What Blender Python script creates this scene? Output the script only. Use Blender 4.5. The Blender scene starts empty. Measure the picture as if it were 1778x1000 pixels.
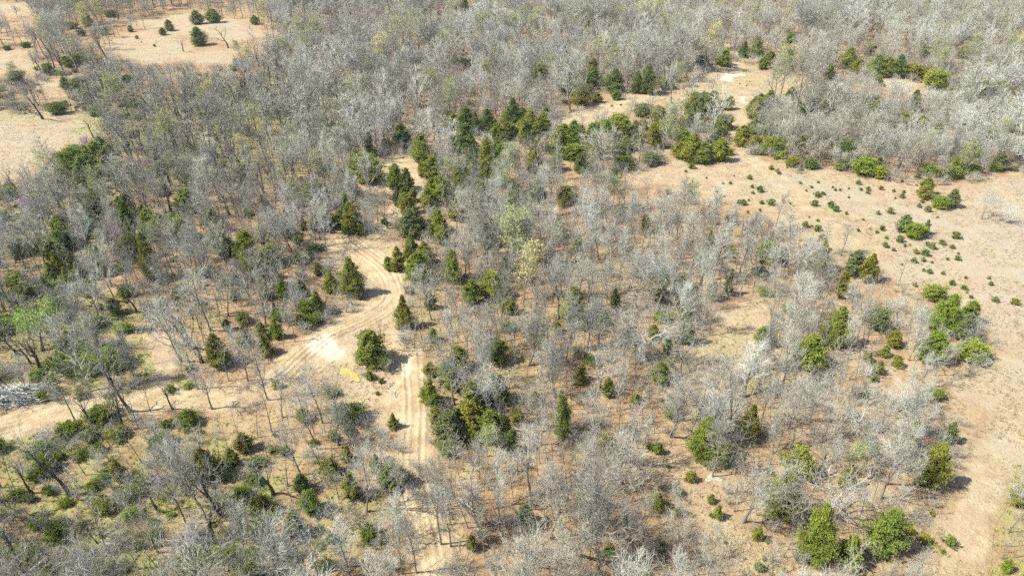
import bpy, math
import numpy as np
from mathutils import Vector

scene = bpy.context.scene
R = math.radians

# ------------------------------------------------------------------ camera, sky, sun, exposure
CAM_H, PITCH, FOCAL_PX = 55.0, R(32.0), 1185.0        # drone camera; focal length in pixels of a 1778 px wide frame
cam_data = bpy.data.cameras.new('camera')
cam = bpy.data.objects.new('camera', cam_data)
scene.collection.objects.link(cam)
cam.location = (0, 0, CAM_H)
cam.rotation_euler = (R(90) - PITCH, 0, 0)
cam_data.sensor_width = 36.0
cam_data.lens = 36.0 * FOCAL_PX / 1778.0
cam_data.clip_start, cam_data.clip_end = 1.0, 20000.0
scene.camera = cam

SUN_EL, SUN_AZ = R(50), R(9)                            # sun on the left, slightly behind the camera
to_sun = Vector((-math.cos(SUN_EL) * math.cos(SUN_AZ), -math.cos(SUN_EL) * math.sin(SUN_AZ), math.sin(SUN_EL)))
world = bpy.data.worlds.new('World')
scene.world = world
world.use_nodes = True
wn = world.node_tree
sky = wn.nodes.new('ShaderNodeTexSky')
sky.sky_type = 'NISHITA'
sky.sun_disc = False
sky.sun_elevation = SUN_EL
sky.sun_rotation = math.atan2(to_sun.x, to_sun.y)
wn.nodes['Background'].inputs['Strength'].default_value = 0.13
wn.links.new(sky.outputs['Color'], wn.nodes['Background'].inputs['Color'])
sun_data = bpy.data.lights.new('sun', 'SUN')
sun_data.energy, sun_data.angle, sun_data.color = 4.7, R(0.53), (1.0, 1.05, 0.88)
sun = bpy.data.objects.new('sun', sun_data)
sun.rotation_euler = to_sun.to_track_quat('Z', 'Y').to_euler()
sun.location = to_sun * 300
scene.collection.objects.link(sun)
vs = scene.view_settings
vs.view_transform, vs.look, vs.gamma, vs.exposure = 'Standard', 'None', 1.0, 1.06
vs.use_curve_mapping = False
scene.render.filter_size = 0.9
scene.cycles.use_denoising = False
scene.cycles.use_adaptive_sampling = True
scene.cycles.adaptive_threshold = 0.04
scene.cycles.adaptive_min_samples = 20
scene.cycles.max_bounces = 3
scene.cycles.diffuse_bounces = 1

# ------------------------------------------------------------------ helpers
C = scene.collection
SP, CP = math.sin(PITCH), math.cos(PITCH)

def at(px, py):
    """ground point (x, y) that the photograph shows at pixel px, py"""
    u, v = (px - 889.0) / FOCAL_PX, (py - 500.0) / FOCAL_PX
    t = CAM_H / (SP + v * CP)
    return u * t, t * (CP - v * SP)

def ppm(py):
    v = (py - 500.0) / FOCAL_PX
    return FOCAL_PX * (SP + v * CP) / CAM_H             # pixels per metre at that row of ground

def height_of(py_base, py_top):
    Y = at(889, py_base)[1]
    v = (py_top - 500.0) / FOCAL_PX
    return CAM_H - Y * (SP + v * CP) / (CP - v * SP)

def proj(x, y, z=0.0):
    d = y * CP + (CAM_H - z) * SP
    return 889 + FOCAL_PX * x / d, 500 + FOCAL_PX * ((CAM_H - z) * CP - y * SP) / d

def tz(x, y):
    """gentle lie of the land"""
    return (0.22 * np.sin(x * 0.043 + 1.3) * np.sin(y * 0.037 + 0.4) + 0.16 * np.sin(x * 0.09 - y * 0.07)
            + 0.05 * np.sin(x * 0.31 + 0.7) * np.sin(y * 0.27))

def hash2(ix, iy, s):
    h = np.sin(ix * 127.1 + iy * 311.7 + s * 74.7) * 43758.5453
    return h - np.floor(h)

def vnoise(x, y, sc, s=0.0):
    x, y = np.asarray(x) / sc, np.asarray(y) / sc
    ix, iy = np.floor(x), np.floor(y)
    fx, fy = x - ix, y - iy
    fx, fy = fx * fx * (3 - 2 * fx), fy * fy * (3 - 2 * fy)
    a, b = hash2(ix, iy, s), hash2(ix + 1, iy, s)
    c, d = hash2(ix, iy + 1, s), hash2(ix + 1, iy + 1, s)
    return (a + (b - a) * fx) * (1 - fy) + (c + (d - c) * fx) * fy

def sdist(poly, x, y):
    """signed distance to a polygon, inside positive"""
    x, y = np.asarray(x, float), np.asarray(y, float)
    d2 = np.full(x.shape, 1e18)
    ins = np.zeros(x.shape, bool)
    n = len(poly)
    for i in range(n):
        x0, y0 = poly[i]; x1, y1 = poly[(i + 1) % n]
        ex, ey = x1 - x0, y1 - y0
        t = np.clip(((x - x0) * ex + (y - y0) * ey) / (ex * ex + ey * ey + 1e-12), 0, 1)
        d2 = np.minimum(d2, (x - x0 - t * ex) ** 2 + (y - y0 - t * ey) ** 2)
        c = ((y0 <= y) & (y1 > y)) | ((y1 <= y) & (y0 > y))
        with np.errstate(divide='ignore', invalid='ignore'):
            xi = x0 + (y - y0) * ex / (ey if ey != 0 else 1e-12)
        ins ^= c & (x < xi)
    d = np.sqrt(d2)
    return np.where(ins, d, -d)

def sdist_near(poly, x, y, margin):
    """signed distance where it matters, -1e9 well away from the polygon"""
    q = np.array(poly); lo, hi = q.min(0) - margin, q.max(0) + margin
    x, y = np.asarray(x, float), np.asarray(y, float)
    m = (x > lo[0]) & (x < hi[0]) & (y > lo[1]) & (y < hi[1])
    r = np.full(x.shape, -1e9)
    if m.any(): r[m] = sdist(poly, x[m], y[m])
    return r

def sstep(a, b, x):
    t = np.clip((x - a) / (b - a), 0, 1)
    return t * t * (3 - 2 * t)

def mesh_from(name, V, F, mat, attrs=None, smooth=False):
    """V (n,3); F (m,3) or (m,4) index array or list of such arrays"""
    me = bpy.data.meshes.new(name)
    V = np.asarray(V, np.float32)
    Fs = [np.asarray(f, np.int32) for f in (F if isinstance(F, list) else [F]) if len(f)]
    me.vertices.add(len(V)); me.vertices.foreach_set('co', V.ravel())
    loops = np.concatenate([f.ravel() for f in Fs])
    tot = np.concatenate([np.full(len(f), f.shape[1], np.int32) for f in Fs])
    start = np.concatenate([[0], np.cumsum(tot)[:-1]]).astype(np.int32)
    me.loops.add(len(loops)); me.loops.foreach_set('vertex_index', loops)
    me.polygons.add(len(tot)); me.polygons.foreach_set('loop_start', start)
    try:
        me.polygons.foreach_set('loop_total', tot)
    except Exception:
        pass
    me.polygons.foreach_set('use_smooth', np.full(len(tot), smooth))
    for k, a in (attrs or {}).items():
        at_ = me.attributes.new(k, 'FLOAT', 'POINT')
        at_.data.foreach_set('value', np.asarray(a, np.float32))
    me.update(calc_edges=True)
    me.validate()
    if mat: me.materials.append(mat)
    return me

def obj(name, me, parent=None, loc=None):
    o = bpy.data.objects.new(name, me)
    C.objects.link(o)
    if parent: o.parent = parent
    if loc is not None: o.location = loc
    return o

def tag(o, label=None, cat=None, group=None, kind=None):
    if label: o['label'] = label
    if cat: o['category'] = cat
    if group: o['group'] = group
    if kind: o['kind'] = kind
    return o

# ------------------------------------------------------------------ materials
class NT:
    def __init__(s, name):
        s.m = bpy.data.materials.new(name); s.m.use_nodes = True
        s.t = s.m.node_tree; s.b = s.t.nodes['Principled BSDF']
        s.b.inputs['Roughness'].default_value = 0.9
        s.b.inputs['Specular IOR Level'].default_value = 0.15
    def n(s, kind, **kw):
        n = s.t.nodes.new(kind)
        for k, v in kw.items(): setattr(n, k, v)
        return n
    def l(s, a, b): s.t.links.new(a, b)
    def attr(s, name):
        return s.n('ShaderNodeAttribute', attribute_name=name).outputs['Fac']
    def coord(s): return s.n('ShaderNodeTexCoord').outputs['Object']
    def noise(s, scale, detail=4, rough=0.6, vec=None, lo=0.35, hi=0.65):
        n = s.n('ShaderNodeTexNoise'); n.inputs['Scale'].default_value = scale
        n.inputs['Detail'].default_value = detail; n.inputs['Roughness'].default_value = rough
        s.l(vec if vec is not None else s.coord(), n.inputs['Vector'])
        r = s.n('ShaderNodeMapRange'); r.inputs[1].default_value = lo; r.inputs[2].default_value = hi
        s.l(n.outputs['Fac'], r.inputs[0]); return r.outputs[0]
    def shift(s, vec, d):
        n = s.n('ShaderNodeVectorMath', operation='ADD'); s.l(vec, n.inputs[0]); n.inputs[1].default_value = (d, d, d); return n.outputs[0]
    def mix(s, f, a, b):
        n = s.n('ShaderNodeMix', data_type='RGBA')
        for v, i in ((f, 0), (a, 6), (b, 7)):
            if isinstance(v, (int, float)): n.inputs[i].default_value = v
            elif isinstance(v, tuple): n.inputs[i].default_value = (*v, 1)
            else: s.l(v, n.inputs[i])
        return n.outputs[2]
    def math(s, op, a, b=0.0):
        n = s.n('ShaderNodeMath', operation=op); n.use_clamp = op in ('ADD', 'SUBTRACT', 'MULTIPLY')
        for v, i in ((a, 0), (b, 1)):
            if isinstance(v, (int, float)): n.inputs[i].default_value = v
            else: s.l(v, n.inputs[i])
        return n.outputs[0]
    def rnd(s): return s.n('ShaderNodeObjectInfo').outputs['Random']
    def base(s, c): s.l(c, s.b.inputs['Base Color']); return s
    def bump(s, h, strength, dist):
        n = s.n('ShaderNodeBump'); n.inputs['Strength'].default_value = strength; n.inputs['Distance'].default_value = dist
        s.l(h, n.inputs['Height']); s.l(n.outputs[0], s.b.inputs['Normal'])

def mat_earth():
    s = NT('earth')
    co = s.coord()
    big, mid, fine, grit = (s.noise(0.06, 3, .65, co, .38, .62), s.noise(0.42, 3, .7, co, .40, .60), s.noise(2.2, 2, .75, co, .33, .67), s.noise(8.0, 1, .7, co, .3, .7))
    litter = s.mix(mid, (0.185, 0.084, 0.038), (0.345, 0.212, 0.115))
    litter = s.mix(s.math('MULTIPLY', fine, 0.45), litter, (0.155, 0.085, 0.045))
    litter = s.mix(s.math('MULTIPLY', big, 0.55), litter, (0.36, 0.248, 0.145))
    straw = s.mix(mid, (0.295, 0.193, 0.126), (0.405, 0.302, 0.202))
    straw = s.mix(s.math('MULTIPLY', fine, 0.35), straw, (0.25, 0.17, 0.105))
    straw = s.mix(s.math('MULTIPLY', big, 0.7), straw, (0.345, 0.265, 0.170))
    patch = s.noise(0.13, 3, .7, co, .47, .60)
    straw = s.mix(s.math('MULTIPLY', patch, 0.65), straw, (0.335, 0.225, 0.155))
    straw = s.mix(s.math('MULTIPLY', s.noise(0.09, 4, .7, s.shift(co, 37.0), .50, .64), 0.6), straw, (0.315, 0.265, 0.205))
    c = s.mix(s.attr('open'), litter, straw)
    grey = s.mix(fine, (0.36, 0.30, 0.25), (0.27, 0.215, 0.18))
    c = s.mix(s.math('MULTIPLY', s.attr('grey'), s.math('ADD', s.math('MULTIPLY', mid, .5), .15)), c, grey)
    green = s.mix(fine, (0.12, 0.15, 0.032), (0.27, 0.26, 0.085))
    gm = s.math('MULTIPLY', s.attr('green'), s.math('ADD', s.math('MULTIPLY', mid, 0.9), 0.15))
    c = s.mix(gm, c, green)
    dirt = s.mix(mid, (0.31, 0.212, 0.128), (0.45, 0.335, 0.212))
    dirt = s.mix(s.math('MULTIPLY', grit, 0.35), dirt, (0.29, 0.20, 0.115))
    dm = s.math('MULTIPLY', s.attr('dirt'), s.math('ADD', s.math('MULTIPLY', fine, 0.6), 0.6))
    c = s.mix(dm, c, dirt)
    sand = s.mix(fine, (0.60, 0.52, 0.42), (0.44, 0.35, 0.25))
    sm = s.math('MULTIPLY', s.attr('sand'), s.math('ADD', s.math('MULTIPLY', fine, 0.5), 0.7))
    c = s.mix(sm, c, sand)
    c = s.mix(s.math('MULTIPLY', grit, 0.2), c, (0.11, 0.07, 0.04))
    s.base(c)
    s.b.inputs['Specular IOR Level'].default_value = 0.05
    s.bump(fine, 0.45, 0.12)
    return s.m

def mat_bark(name, a, b, c, tint):
    s = NT(name)
    if tint: s.base(s.mix(s.rnd(), s.mix(s.noise(3.0, 1), a, b), c))     # thick bark shows its mottling
    else:                                                                # thin twigs: one colour per tree
        r = s.rnd()
        w = s.n('ShaderNodeMath', operation='FRACT'); s.l(s.math('ADD', 0.0, 0.0), w.inputs[0])
        m = s.n('ShaderNodeMath', operation='MULTIPLY'); s.l(r, m.inputs[0]); m.inputs[1].default_value = 7.31
        s.l(m.outputs[0], w.inputs[0])
        st = s.noise(0.022, 1, .5, s.n('ShaderNodeObjectInfo').outputs['Location'], .40, .60)   # stands of one kind of tree
        s.base(s.mix(s.math('ADD', s.math('MULTIPLY', w.outputs[0], .55), s.math('MULTIPLY', st, .45)), s.mix(r, a, b), c))
    return s.m

def mat_leaf(name, a, b, c, d, trans=0.0):
    """a / b leaf to leaf, c / d tree to tree"""
    s = NT(name)
    col = s.mix(s.attr('tint'), a, b)
    r = s.rnd()
    col2 = s.mix(s.attr('tint'), c, d)
    s.base(s.mix(s.attr('dead'), s.mix(r, col, col2), (0.20, 0.13, 0.07)))
    s.b.inputs['Roughness'].default_value = 0.7
    tr = s.n('ShaderNodeBsdfTranslucent'); mx = s.n('ShaderNodeMixShader'); mx.inputs[0].default_value = 0.3   # light through the leaves
    s.l(s.b.inputs['Base Color'].links[0].from_socket, tr.inputs['Color'])
    s.l(s.b.outputs[0], mx.inputs[1]); s.l(tr.outputs[0], mx.inputs[2])
    s.l(mx.outputs[0], s.t.nodes['Material Output'].inputs['Surface'])
    return s.m

def mat_plain(name, a, b, scale=4.0, rough=0.9):
    s = NT(name); s.base(s.mix(s.noise(scale, 5), a, b)); s.b.inputs['Roughness'].default_value = rough
    s.bump(s.noise(scale * 3, 4), 0.5, 0.03)
    return s.m

M = {
    'earth': mat_earth(),
    'bark': mat_bark('bark_grey', (0.15, 0.125, 0.105), (0.27, 0.24, 0.215), (0.20, 0.165, 0.135), 1),
    'twig': mat_bark('twig_grey', (0.39, 0.362, 0.315), (0.50, 0.472, 0.42), (0.30, 0.258, 0.21), 0),
    'twig_brown': mat_bark('twig_brown', (0.34, 0.30, 0.245), (0.45, 0.408, 0.345), (0.255, 0.208, 0.16), 0),
    'bark_dark': mat_bark('bark_dark', (0.055, 0.045, 0.038), (0.12, 0.105, 0.09), (0.09, 0.075, 0.065), 1),
    'twig_dark': mat_bark('twig_dark', (0.28, 0.252, 0.212), (0.38, 0.348, 0.298), (0.26, 0.222, 0.178), 0),
    'bark_pale': mat_bark('bark_pale', (0.40, 0.375, 0.335), (0.52, 0.49, 0.445), (0.38, 0.345, 0.30), 1),
    'cedar': mat_leaf('cedar_green', (0.119, 0.185, 0.042), (0.382, 0.439, 0.084), (0.170, 0.200, 0.046), (0.566, 0.487, 0.103)),
    'cedar_bright': mat_leaf('cedar_bright_green', (0.137, 0.215, 0.031), (0.407, 0.458, 0.070), (0.187, 0.235, 0.035), (0.562, 0.496, 0.086)),
    'cedar_dark': mat_leaf('cedar_dark_green', (0.079, 0.140, 0.045), (0.261, 0.338, 0.086), (0.117, 0.158, 0.045), (0.378, 0.374, 0.099)),
    'cedar_olive': mat_leaf('cedar_olive', (0.157, 0.166, 0.032), (0.437, 0.371, 0.065), (0.140, 0.166, 0.032), (0.528, 0.428, 0.087)),
    'cedar_grey': mat_leaf('cedar_grey_green', (0.167, 0.204, 0.079), (0.363, 0.378, 0.159), (0.146, 0.175, 0.066), (0.392, 0.370, 0.171)),
    'leaf_green': mat_leaf('leaf_green', (0.146, 0.210, 0.029), (0.330, 0.396, 0.057), (0.185, 0.221, 0.040), (0.437, 0.431, 0.086)),
    'bud': mat_leaf('bud_yellow_green', (0.27, 0.27, 0.10), (0.40, 0.39, 0.16), (0.24, 0.26, 0.08), (0.37, 0.37, 0.14)),
    'bud_yellow': mat_leaf('bud_yellow', (0.48, 0.40, 0.10), (0.60, 0.52, 0.16), (0.50, 0.42, 0.12), (0.58, 0.50, 0.15)),
    'bud_green': mat_leaf('bud_fresh_green', (0.22, 0.32, 0.05), (0.38, 0.46, 0.10), (0.26, 0.34, 0.06), (0.40, 0.46, 0.12)),
    'blossom': mat_leaf('redbud_blossom', (0.42, 0.19, 0.36), (0.58, 0.32, 0.52), (0.44, 0.22, 0.38), (0.60, 0.36, 0.54)),
    'straw': mat_leaf('dry_grass', (0.24, 0.165, 0.095), (0.46, 0.36, 0.225), (0.24, 0.165, 0.095), (0.46, 0.36, 0.225)),
    'mud_bank': mat_plain('mud_bank', (0.27, 0.19, 0.10), (0.36, 0.26, 0.15), 3.0),
    'concrete': mat_plain('concrete_pipe', (0.50, 0.40, 0.33), (0.60, 0.50, 0.42), 2.0),
    'soil': mat_plain('dark_soil', (0.05, 0.04, 0.03), (0.10, 0.075, 0.05)),
    'stone': mat_plain('pale_stone', (0.32, 0.27, 0.21), (0.42, 0.37, 0.30)),
}
def mat_water(name, c, rough):
    s = NT(name); s.b.inputs['Base Color'].default_value = (*c, 1); s.b.inputs['Roughness'].default_value = rough
    s.b.inputs['Specular IOR Level'].default_value = 0.5
    return s.m
M['mud_yellow'] = mat_plain('ochre_mud_water', (0.30, 0.21, 0.08), (0.46, 0.32, 0.09), 1.6, 0.45)
M['mud_red'] = mat_water('rusty_mud_water', (0.30, 0.15, 0.06), 0.2)
# ------------------------------------------------------------------ lie of the place: open ground, tracks (pixel outlines put down on the ground)
OPEN_PX = [
 [(1075,310),(1120,290),(1170,272),(1290,268),(1365,285),(1380,300),(1430,285),(1470,300),(1540,312),(1600,320),(1660,318),(1735,304),(1778,290),
  (1778,830),(1740,850),(1735,960),(1700,1000),(1570,1000),(1590,960),(1600,900),(1650,860),(1665,790),(1690,720),(1650,660),(1720,630),(1705,560),
  (1620,530),(1600,510),(1540,485),(1510,450),(1450,432),(1380,400),(1300,355),(1220,338),(1150,322)],
 [(960,205),(1010,197),(1060,188),(1110,172),(1190,152),(1230,125),(1262,95),(1290,110),(1340,125),(1400,135),(1410,150),(1330,165),(1302,190),
  (1300,255),(1270,266),(1266,200),(1230,170),(1150,177),(1090,197),(1000,226),(960,220)],
 [(1530,142),(1612,140),(1612,165),(1560,166)],
 [(0,200),(60,195),(120,190),(178,200),(160,235),(100,265),(60,300),(0,335)],
 [(70,150),(95,130),(112,150),(90,178)], [(0,92),(50,85),(60,130),(0,128)],
 [(180,72),(260,52),(345,75),(340,105),(250,110),(200,90)], [(230,38),(330,20),(420,38),(478,60),(400,75),(300,60)],
 [(0,8),(60,6),(50,28),(0,30)], [(335,90),(420,80),(400,110),(340,112)],
 [(640,305),(690,270),(735,275),(742,310),(720,345),(690,338),(650,342)],
 [(560,420),(600,410),(690,400),(692,430),(682,470),(702,500),(692,560),(702,620),(690,700),(702,770),(660,745),(612,690),(580,640),(520,640),
  (460,668),(500,620),(560,570),(610,530),(640,500),(600,470)],
 [(690,600),(735,610),(740,700),(746,805),(702,800),(700,700)], [(720,880),(760,870),(770,1000),(735,1000)],
 [(1225,545),(1330,530),(1342,560),(1320,590),(1270,585),(1235,565)],
 [(1110,765),(1150,770),(1200,800),(1250,850),(1270,900),(1330,930),(1345,1000),(1280,1000),(1210,890),(1150,830)],
 [(0,715),(60,702),(150,690),(300,682),(440,675),(440,700),(300,706),(180,708),(60,752),(0,772)],
 [(245,585),(285,572),(312,640),(280,680),(230,690),(258,640)],
 [(1195,620),(1215,600),(1300,610),(1290,640),(1220,650)],[(1500,660),(1560,640),(1600,660),(1560,690)],
]
OPEN_PX = [[(-140 if x == 0 else 1930 if x == 1778 else x, 1120 if y == 1000 else y) for x, y in q] for q in OPEN_PX]   # the open ground goes on past the frame
OPEN = [[at(*p) for p in q] for q in OPEN_PX]
GREEN = [([at(*p) for p in q], a) for q, a in [
 ([(-80,480),(200,500),(330,570),(320,640),(200,680),(-80,695)], .8), ([(-80,755),(150,715),(330,722),(430,780),(480,850),(540,1060),(-120,1060)], .75),
 ([(150,180),(420,140),(580,160),(600,300),(300,330),(100,310)], .8), ([(-20,330),(200,300),(300,420),(150,480),(-50,470)], .6),
 ([(1690,880),(1778,840),(1800,1020),(1690,1020)], .7), ([(1230,140),(1400,130),(1400,165),(1290,170)], .4), ([(0,196),(95,190),(70,212),(0,216)], .7),
 ([(1380,340),(1420,350),(1500,430),(1470,435)], .35), ([(740,640),(900,600),(930,720),(820,800),(740,760)], .35), ([(450,860),(700,850),(700,1020),(450,1020)], .45),
 ([(900,520),(1000,530),(990,600),(900,600)], .3), ([(1150,600),(1500,560),(1480,640),(1200,700)], .25), ([(690,500),(760,480),(800,560),(720,600)], .4)]]
GREY = [[at(*p) for p in q] for q in [[(1600,430),(1650,350),(1900,300),(1900,640),(1740,600),(1690,500)], [(1640,680),(1800,640),(1800,760),(1700,760)],
        [(0,225),(170,210),(90,262),(0,300)]]]
DIRT = [([at(*p) for p in q], a) for q, a in [
 ([(640,305),(690,270),(735,275),(742,310),(720,345),(690,338),(650,342)], .6),
 ([(570,425),(600,405),(690,395),(690,430),(682,470),(702,500),(694,560),(704,610),(640,600),(590,640),(520,640),(470,668),(500,620),(560,570),(615,535),(655,500),(605,470)], .28),
 ([(690,600),(735,610),(742,700),(748,805),(702,800),(700,700)], .32), ([(1225,545),(1330,530),(1342,560),(1320,590),(1270,585)], .35),
 ([(960,205),(1060,188),(1110,172),(1190,152),(1262,95),(1300,120),(1410,150),(1300,190),(1230,170),(1150,177),(1000,226)], .5),
 ([(640,640),(700,640),(700,740),(640,720)], .4), ([(0,760),(60,730),(120,700),(120,690),(0,710)], .6)]]
SAND = [[at(*p) for p in q] for q in [[(534,592),(548,584),(566,583),(578,592),(592,606),(592,618),(572,624),(556,615),(540,612)],
        [(1250,138),(1256,128),(1266,124),(1272,128),(1290,128),(1274,133),(1272,140)], [(1228,826),(1246,822),(1256,830),(1240,836)],
        [(704,636),(716,618),(720,640),(708,652)], [(455,664),(475,655),(485,662),(462,672)], [(1285,168),(1296,166),(1294,178),(1284,176)]]]
TRACKS = [  # name, label, px points, width m, strength
 ('dirt_track', [(-70,768),(0,745),(70,722),(150,702),(230,692),(300,690),(380,688),(440,680),(485,655),(525,618),(570,582),(630,555),(672,528),(682,500),(668,468),(632,440),(604,422),(598,408)], 4.7, .9),
 ('dirt_track', [(620,428),(660,402),(690,372),(716,335),(712,300),(690,280),(672,272)], 4.2, .75),
 ('dirt_track', [(690,575),(712,610),(712,660),(716,710),(721,760),(726,810),(738,870),(746,930),(756,1010),(765,1090)], 3.4, .95),
 ('dirt_track', [(262,560),(276,590),(290,625),(284,655),(262,676),(236,690)], 2.6, .4),
 ('dirt_track', [(940,222),(1000,210),(1060,190),(1130,166),(1200,150),(1250,132),(1275,112),(1266,90),(1260,70)], 6.5, .8),
 ('dirt_track', [(1296,150),(1290,185),(1285,222),(1293,262),(1330,295),(1385,340),(1440,395),(1500,440)], 4.0, .45),
 ('dirt_track', [(1735,790),(1708,850),(1690,905),(1680,960),(1676,1030)], 3.0, .35),
]
def smooth_path(pts, step=0.5):
    P = np.array([at(*p) for p in pts]); out = []
    P = np.vstack([2 * P[0] - P[1], P, 2 * P[-1] - P[-2]])
    for i in range(1, len(P) - 2):
        n = max(2, int(np.linalg.norm(P[i + 1] - P[i]) / step))
        t = np.linspace(0, 1, n, endpoint=False)[:, None]
        a, b, c, d = P[i - 1], P[i], P[i + 1], P[i + 2]
        out.append(0.5 * (2 * b + (c - a) * t + (2 * a - 5 * b + 4 * c - d) * t ** 2 + (3 * b - a - 3 * c + d) * t ** 3))
    return np.vstack(out)
PATHS = [(smooth_path(t[1]), t[2], t[3]) for t in TRACKS]

def ground_attrs(x, y):
    w = (vnoise(x, y, 5.0, 1) - .5) * 5 + (vnoise(x, y, 1.6, 2) - .5) * 2.4
    op = np.zeros(x.shape); gr = np.zeros(x.shape); di = np.zeros(x.shape); sa = np.zeros(x.shape); ge = np.zeros(x.shape)
    for q in OPEN: op = np.maximum(op, sstep(-3.5, 2.5, sdist_near(q, x, y, 9) + w))
    for q, a in GREEN: gr = np.maximum(gr, a * sstep(-4, 4, sdist_near(q, x, y, 13) + 1.5 * w))
    for q in GREY: ge = np.maximum(ge, sstep(-6, 8, sdist_near(q, x, y, 18) + 2 * w))
    for q, a in DIRT: di = np.maximum(di, a * sstep(-1.5, 2.0, sdist_near(q, x, y, 7) + .6 * w))
    for q in SAND: sa = np.maximum(sa, sstep(-.5, .5, sdist_near(q, x, y, 4) + .3 * w))
    far = vnoise(x, y, 40, 7)
    op = np.maximum(op, .5 * far)
    return dict(open=op, green=np.clip(gr * (0.35 + 1.1 * vnoise(x, y, 3.2, 5)), 0, 1), dirt=di, sand=sa, grey=ge)

def spread(lo, hi, step, end, f=1.09):
    a = list(np.arange(lo, hi, step)); d = step
    while a[-1] < end: d *= f; a.append(a[-1] + d)
    return a
def build_ground():
    xs = spread(0, 75, 0.55, 6000, 1.075); xs = np.array([-v for v in xs[:0:-1]] + xs)
    ys = np.array([-6000, -2500, -900, -300, -100, -30, 0, 10, 18, 24] + spread(28, 150, 0.5, 7000, 1.02))
    X, Y = np.meshgrid(xs, ys); x, y = X.ravel(), Y.ravel()
    Z = tz(x, y) * np.exp(-np.maximum(np.hypot(x, y) - 600, 0) / 300)
    nx, ny = len(xs), len(ys)
    i = (np.arange(ny - 1)[:, None] * nx + np.arange(nx - 1)[None]).ravel()
    F = np.stack([i, i + 1, i + nx + 1, i + nx], 1)
    o = obj('ground', mesh_from('ground', np.stack([x, y, Z], 1), F, M['earth'], ground_attrs(x, y), True))
    tag(o, 'tan leaf litter and dry straw coloured ground under the trees', None, None, 'structure')
build_ground()

TRACK_LABEL = ['rutted pale dirt track winding from the left edge up through the bend', 'short dirt track climbing from the bend to the sandy opening',
 'straight pale dirt track running down to the bottom edge', 'pair of curved wheel ruts joining the track at left', 'tan dirt road sweeping through the far clearing',
 'faint trail running from the far clearing down into the meadow', 'faint tyre trail in the meadow at the right edge']
def build_track(k):
    P, wid, strength = PATHS[k]
    T = np.gradient(P, axis=0); T /= np.linalg.norm(T, axis=1)[:, None]
    N = np.stack([T[:, 1], -T[:, 0]], 1)
    nc = 33
    u = np.linspace(-1, 1, nc)
    s = np.cumsum(np.r_[0, np.linalg.norm(np.diff(P, axis=0), axis=1)])
    S, U = np.meshgrid(s, u, indexing='ij')
    half = wid * .5 * (1.35 + .5 * (vnoise(S, U * 0 + 3 * np.sign(U), 6.0, k + 20) - .5))
    X = P[:, :1] + N[:, :1] * (U * half); Y = P[:, 1:] + N[:, 1:] * (U * half)
    lat = U * half
    rid = np.zeros(U.shape); wear = np.zeros(U.shape)
    rg = np.random.default_rng(50 + k)
    for j in range(6 if k == 0 else 4 if wid > 4.5 else 2):
        c0 = rg.uniform(-.25, .25) * wid
        c = c0 + (vnoise(S, S * 0 + j * 9, 14.0, 31 + k) - .5) * wid * .45
        for sd in (-.85, .85):
            d = np.abs(lat - c - sd)
            g = np.exp(-(d / .19) ** 2) * sstep(.30, .62, vnoise(S, S * 0 + j * 7 + sd, 4.5, 71 + k)); rid -= .055 * g * (.3 + vnoise(S, S * 0 + j * 3 + sd, 5.0, 60 + k)); wear = np.maximum(wear, g)
            rid += .05 * np.exp(-((d - .38) / .13) ** 2)
    edge = 1 - sstep(.55, 1.0, np.abs(U) + (vnoise(X, Y, 1.3, 4) - .5) * .55)
    edge *= (sstep(0, 4, S) * sstep(0, 4, s[-1] - S)) if k not in (0, 2) else 1
    clods = (vnoise(X, Y, .9, 8) - .5) * .06
    Z = tz(X, Y) + .012 + edge * np.maximum(.07 + (rid * (1.5 if k == 0 else .7 if strength > .5 else .3) + clods) * min(1, strength + .2), .0)
    A = ground_attrs(X.ravel(), Y.ravel())
    e = edge.ravel()
    pat = vnoise(X.ravel(), Y.ravel(), 3.5, 12)
    A['dirt'] = np.clip(np.maximum(A['dirt'], e * strength * (.75 + .5 * pat + .3 * wear.ravel())), 0, 1)
    A['dirt'] *= 1 - .55 * wear.ravel() * vnoise(X.ravel(), Y.ravel(), 1.8, 33) * (strength > .5)
    A['sand'] = np.maximum(A['sand'], e * max(0, strength - .4) * .45 * sstep(.45, .85, pat * .75 + .3 * wear.ravel() * vnoise(X.ravel(), Y.ravel(), 2.2, 14)))
    A['green'] *= (1 - e)
    A['open'] = np.maximum(A['open'], e)
    nr = len(s); i = (np.arange(nr - 1)[:, None] * nc + np.arange(nc - 1)[None]).ravel()
    F = np.stack([i, i + nc, i + nc + 1, i + 1], 1)
    o = obj('dirt_track', mesh_from('dirt_track', np.stack([X.ravel(), Y.ravel(), Z.ravel() + k * .004], 1), F, M['earth'], A, True))
    tag(o, TRACK_LABEL[k], None, None, 'structure')
for k in range(len(TRACKS)): build_track(k)

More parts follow.
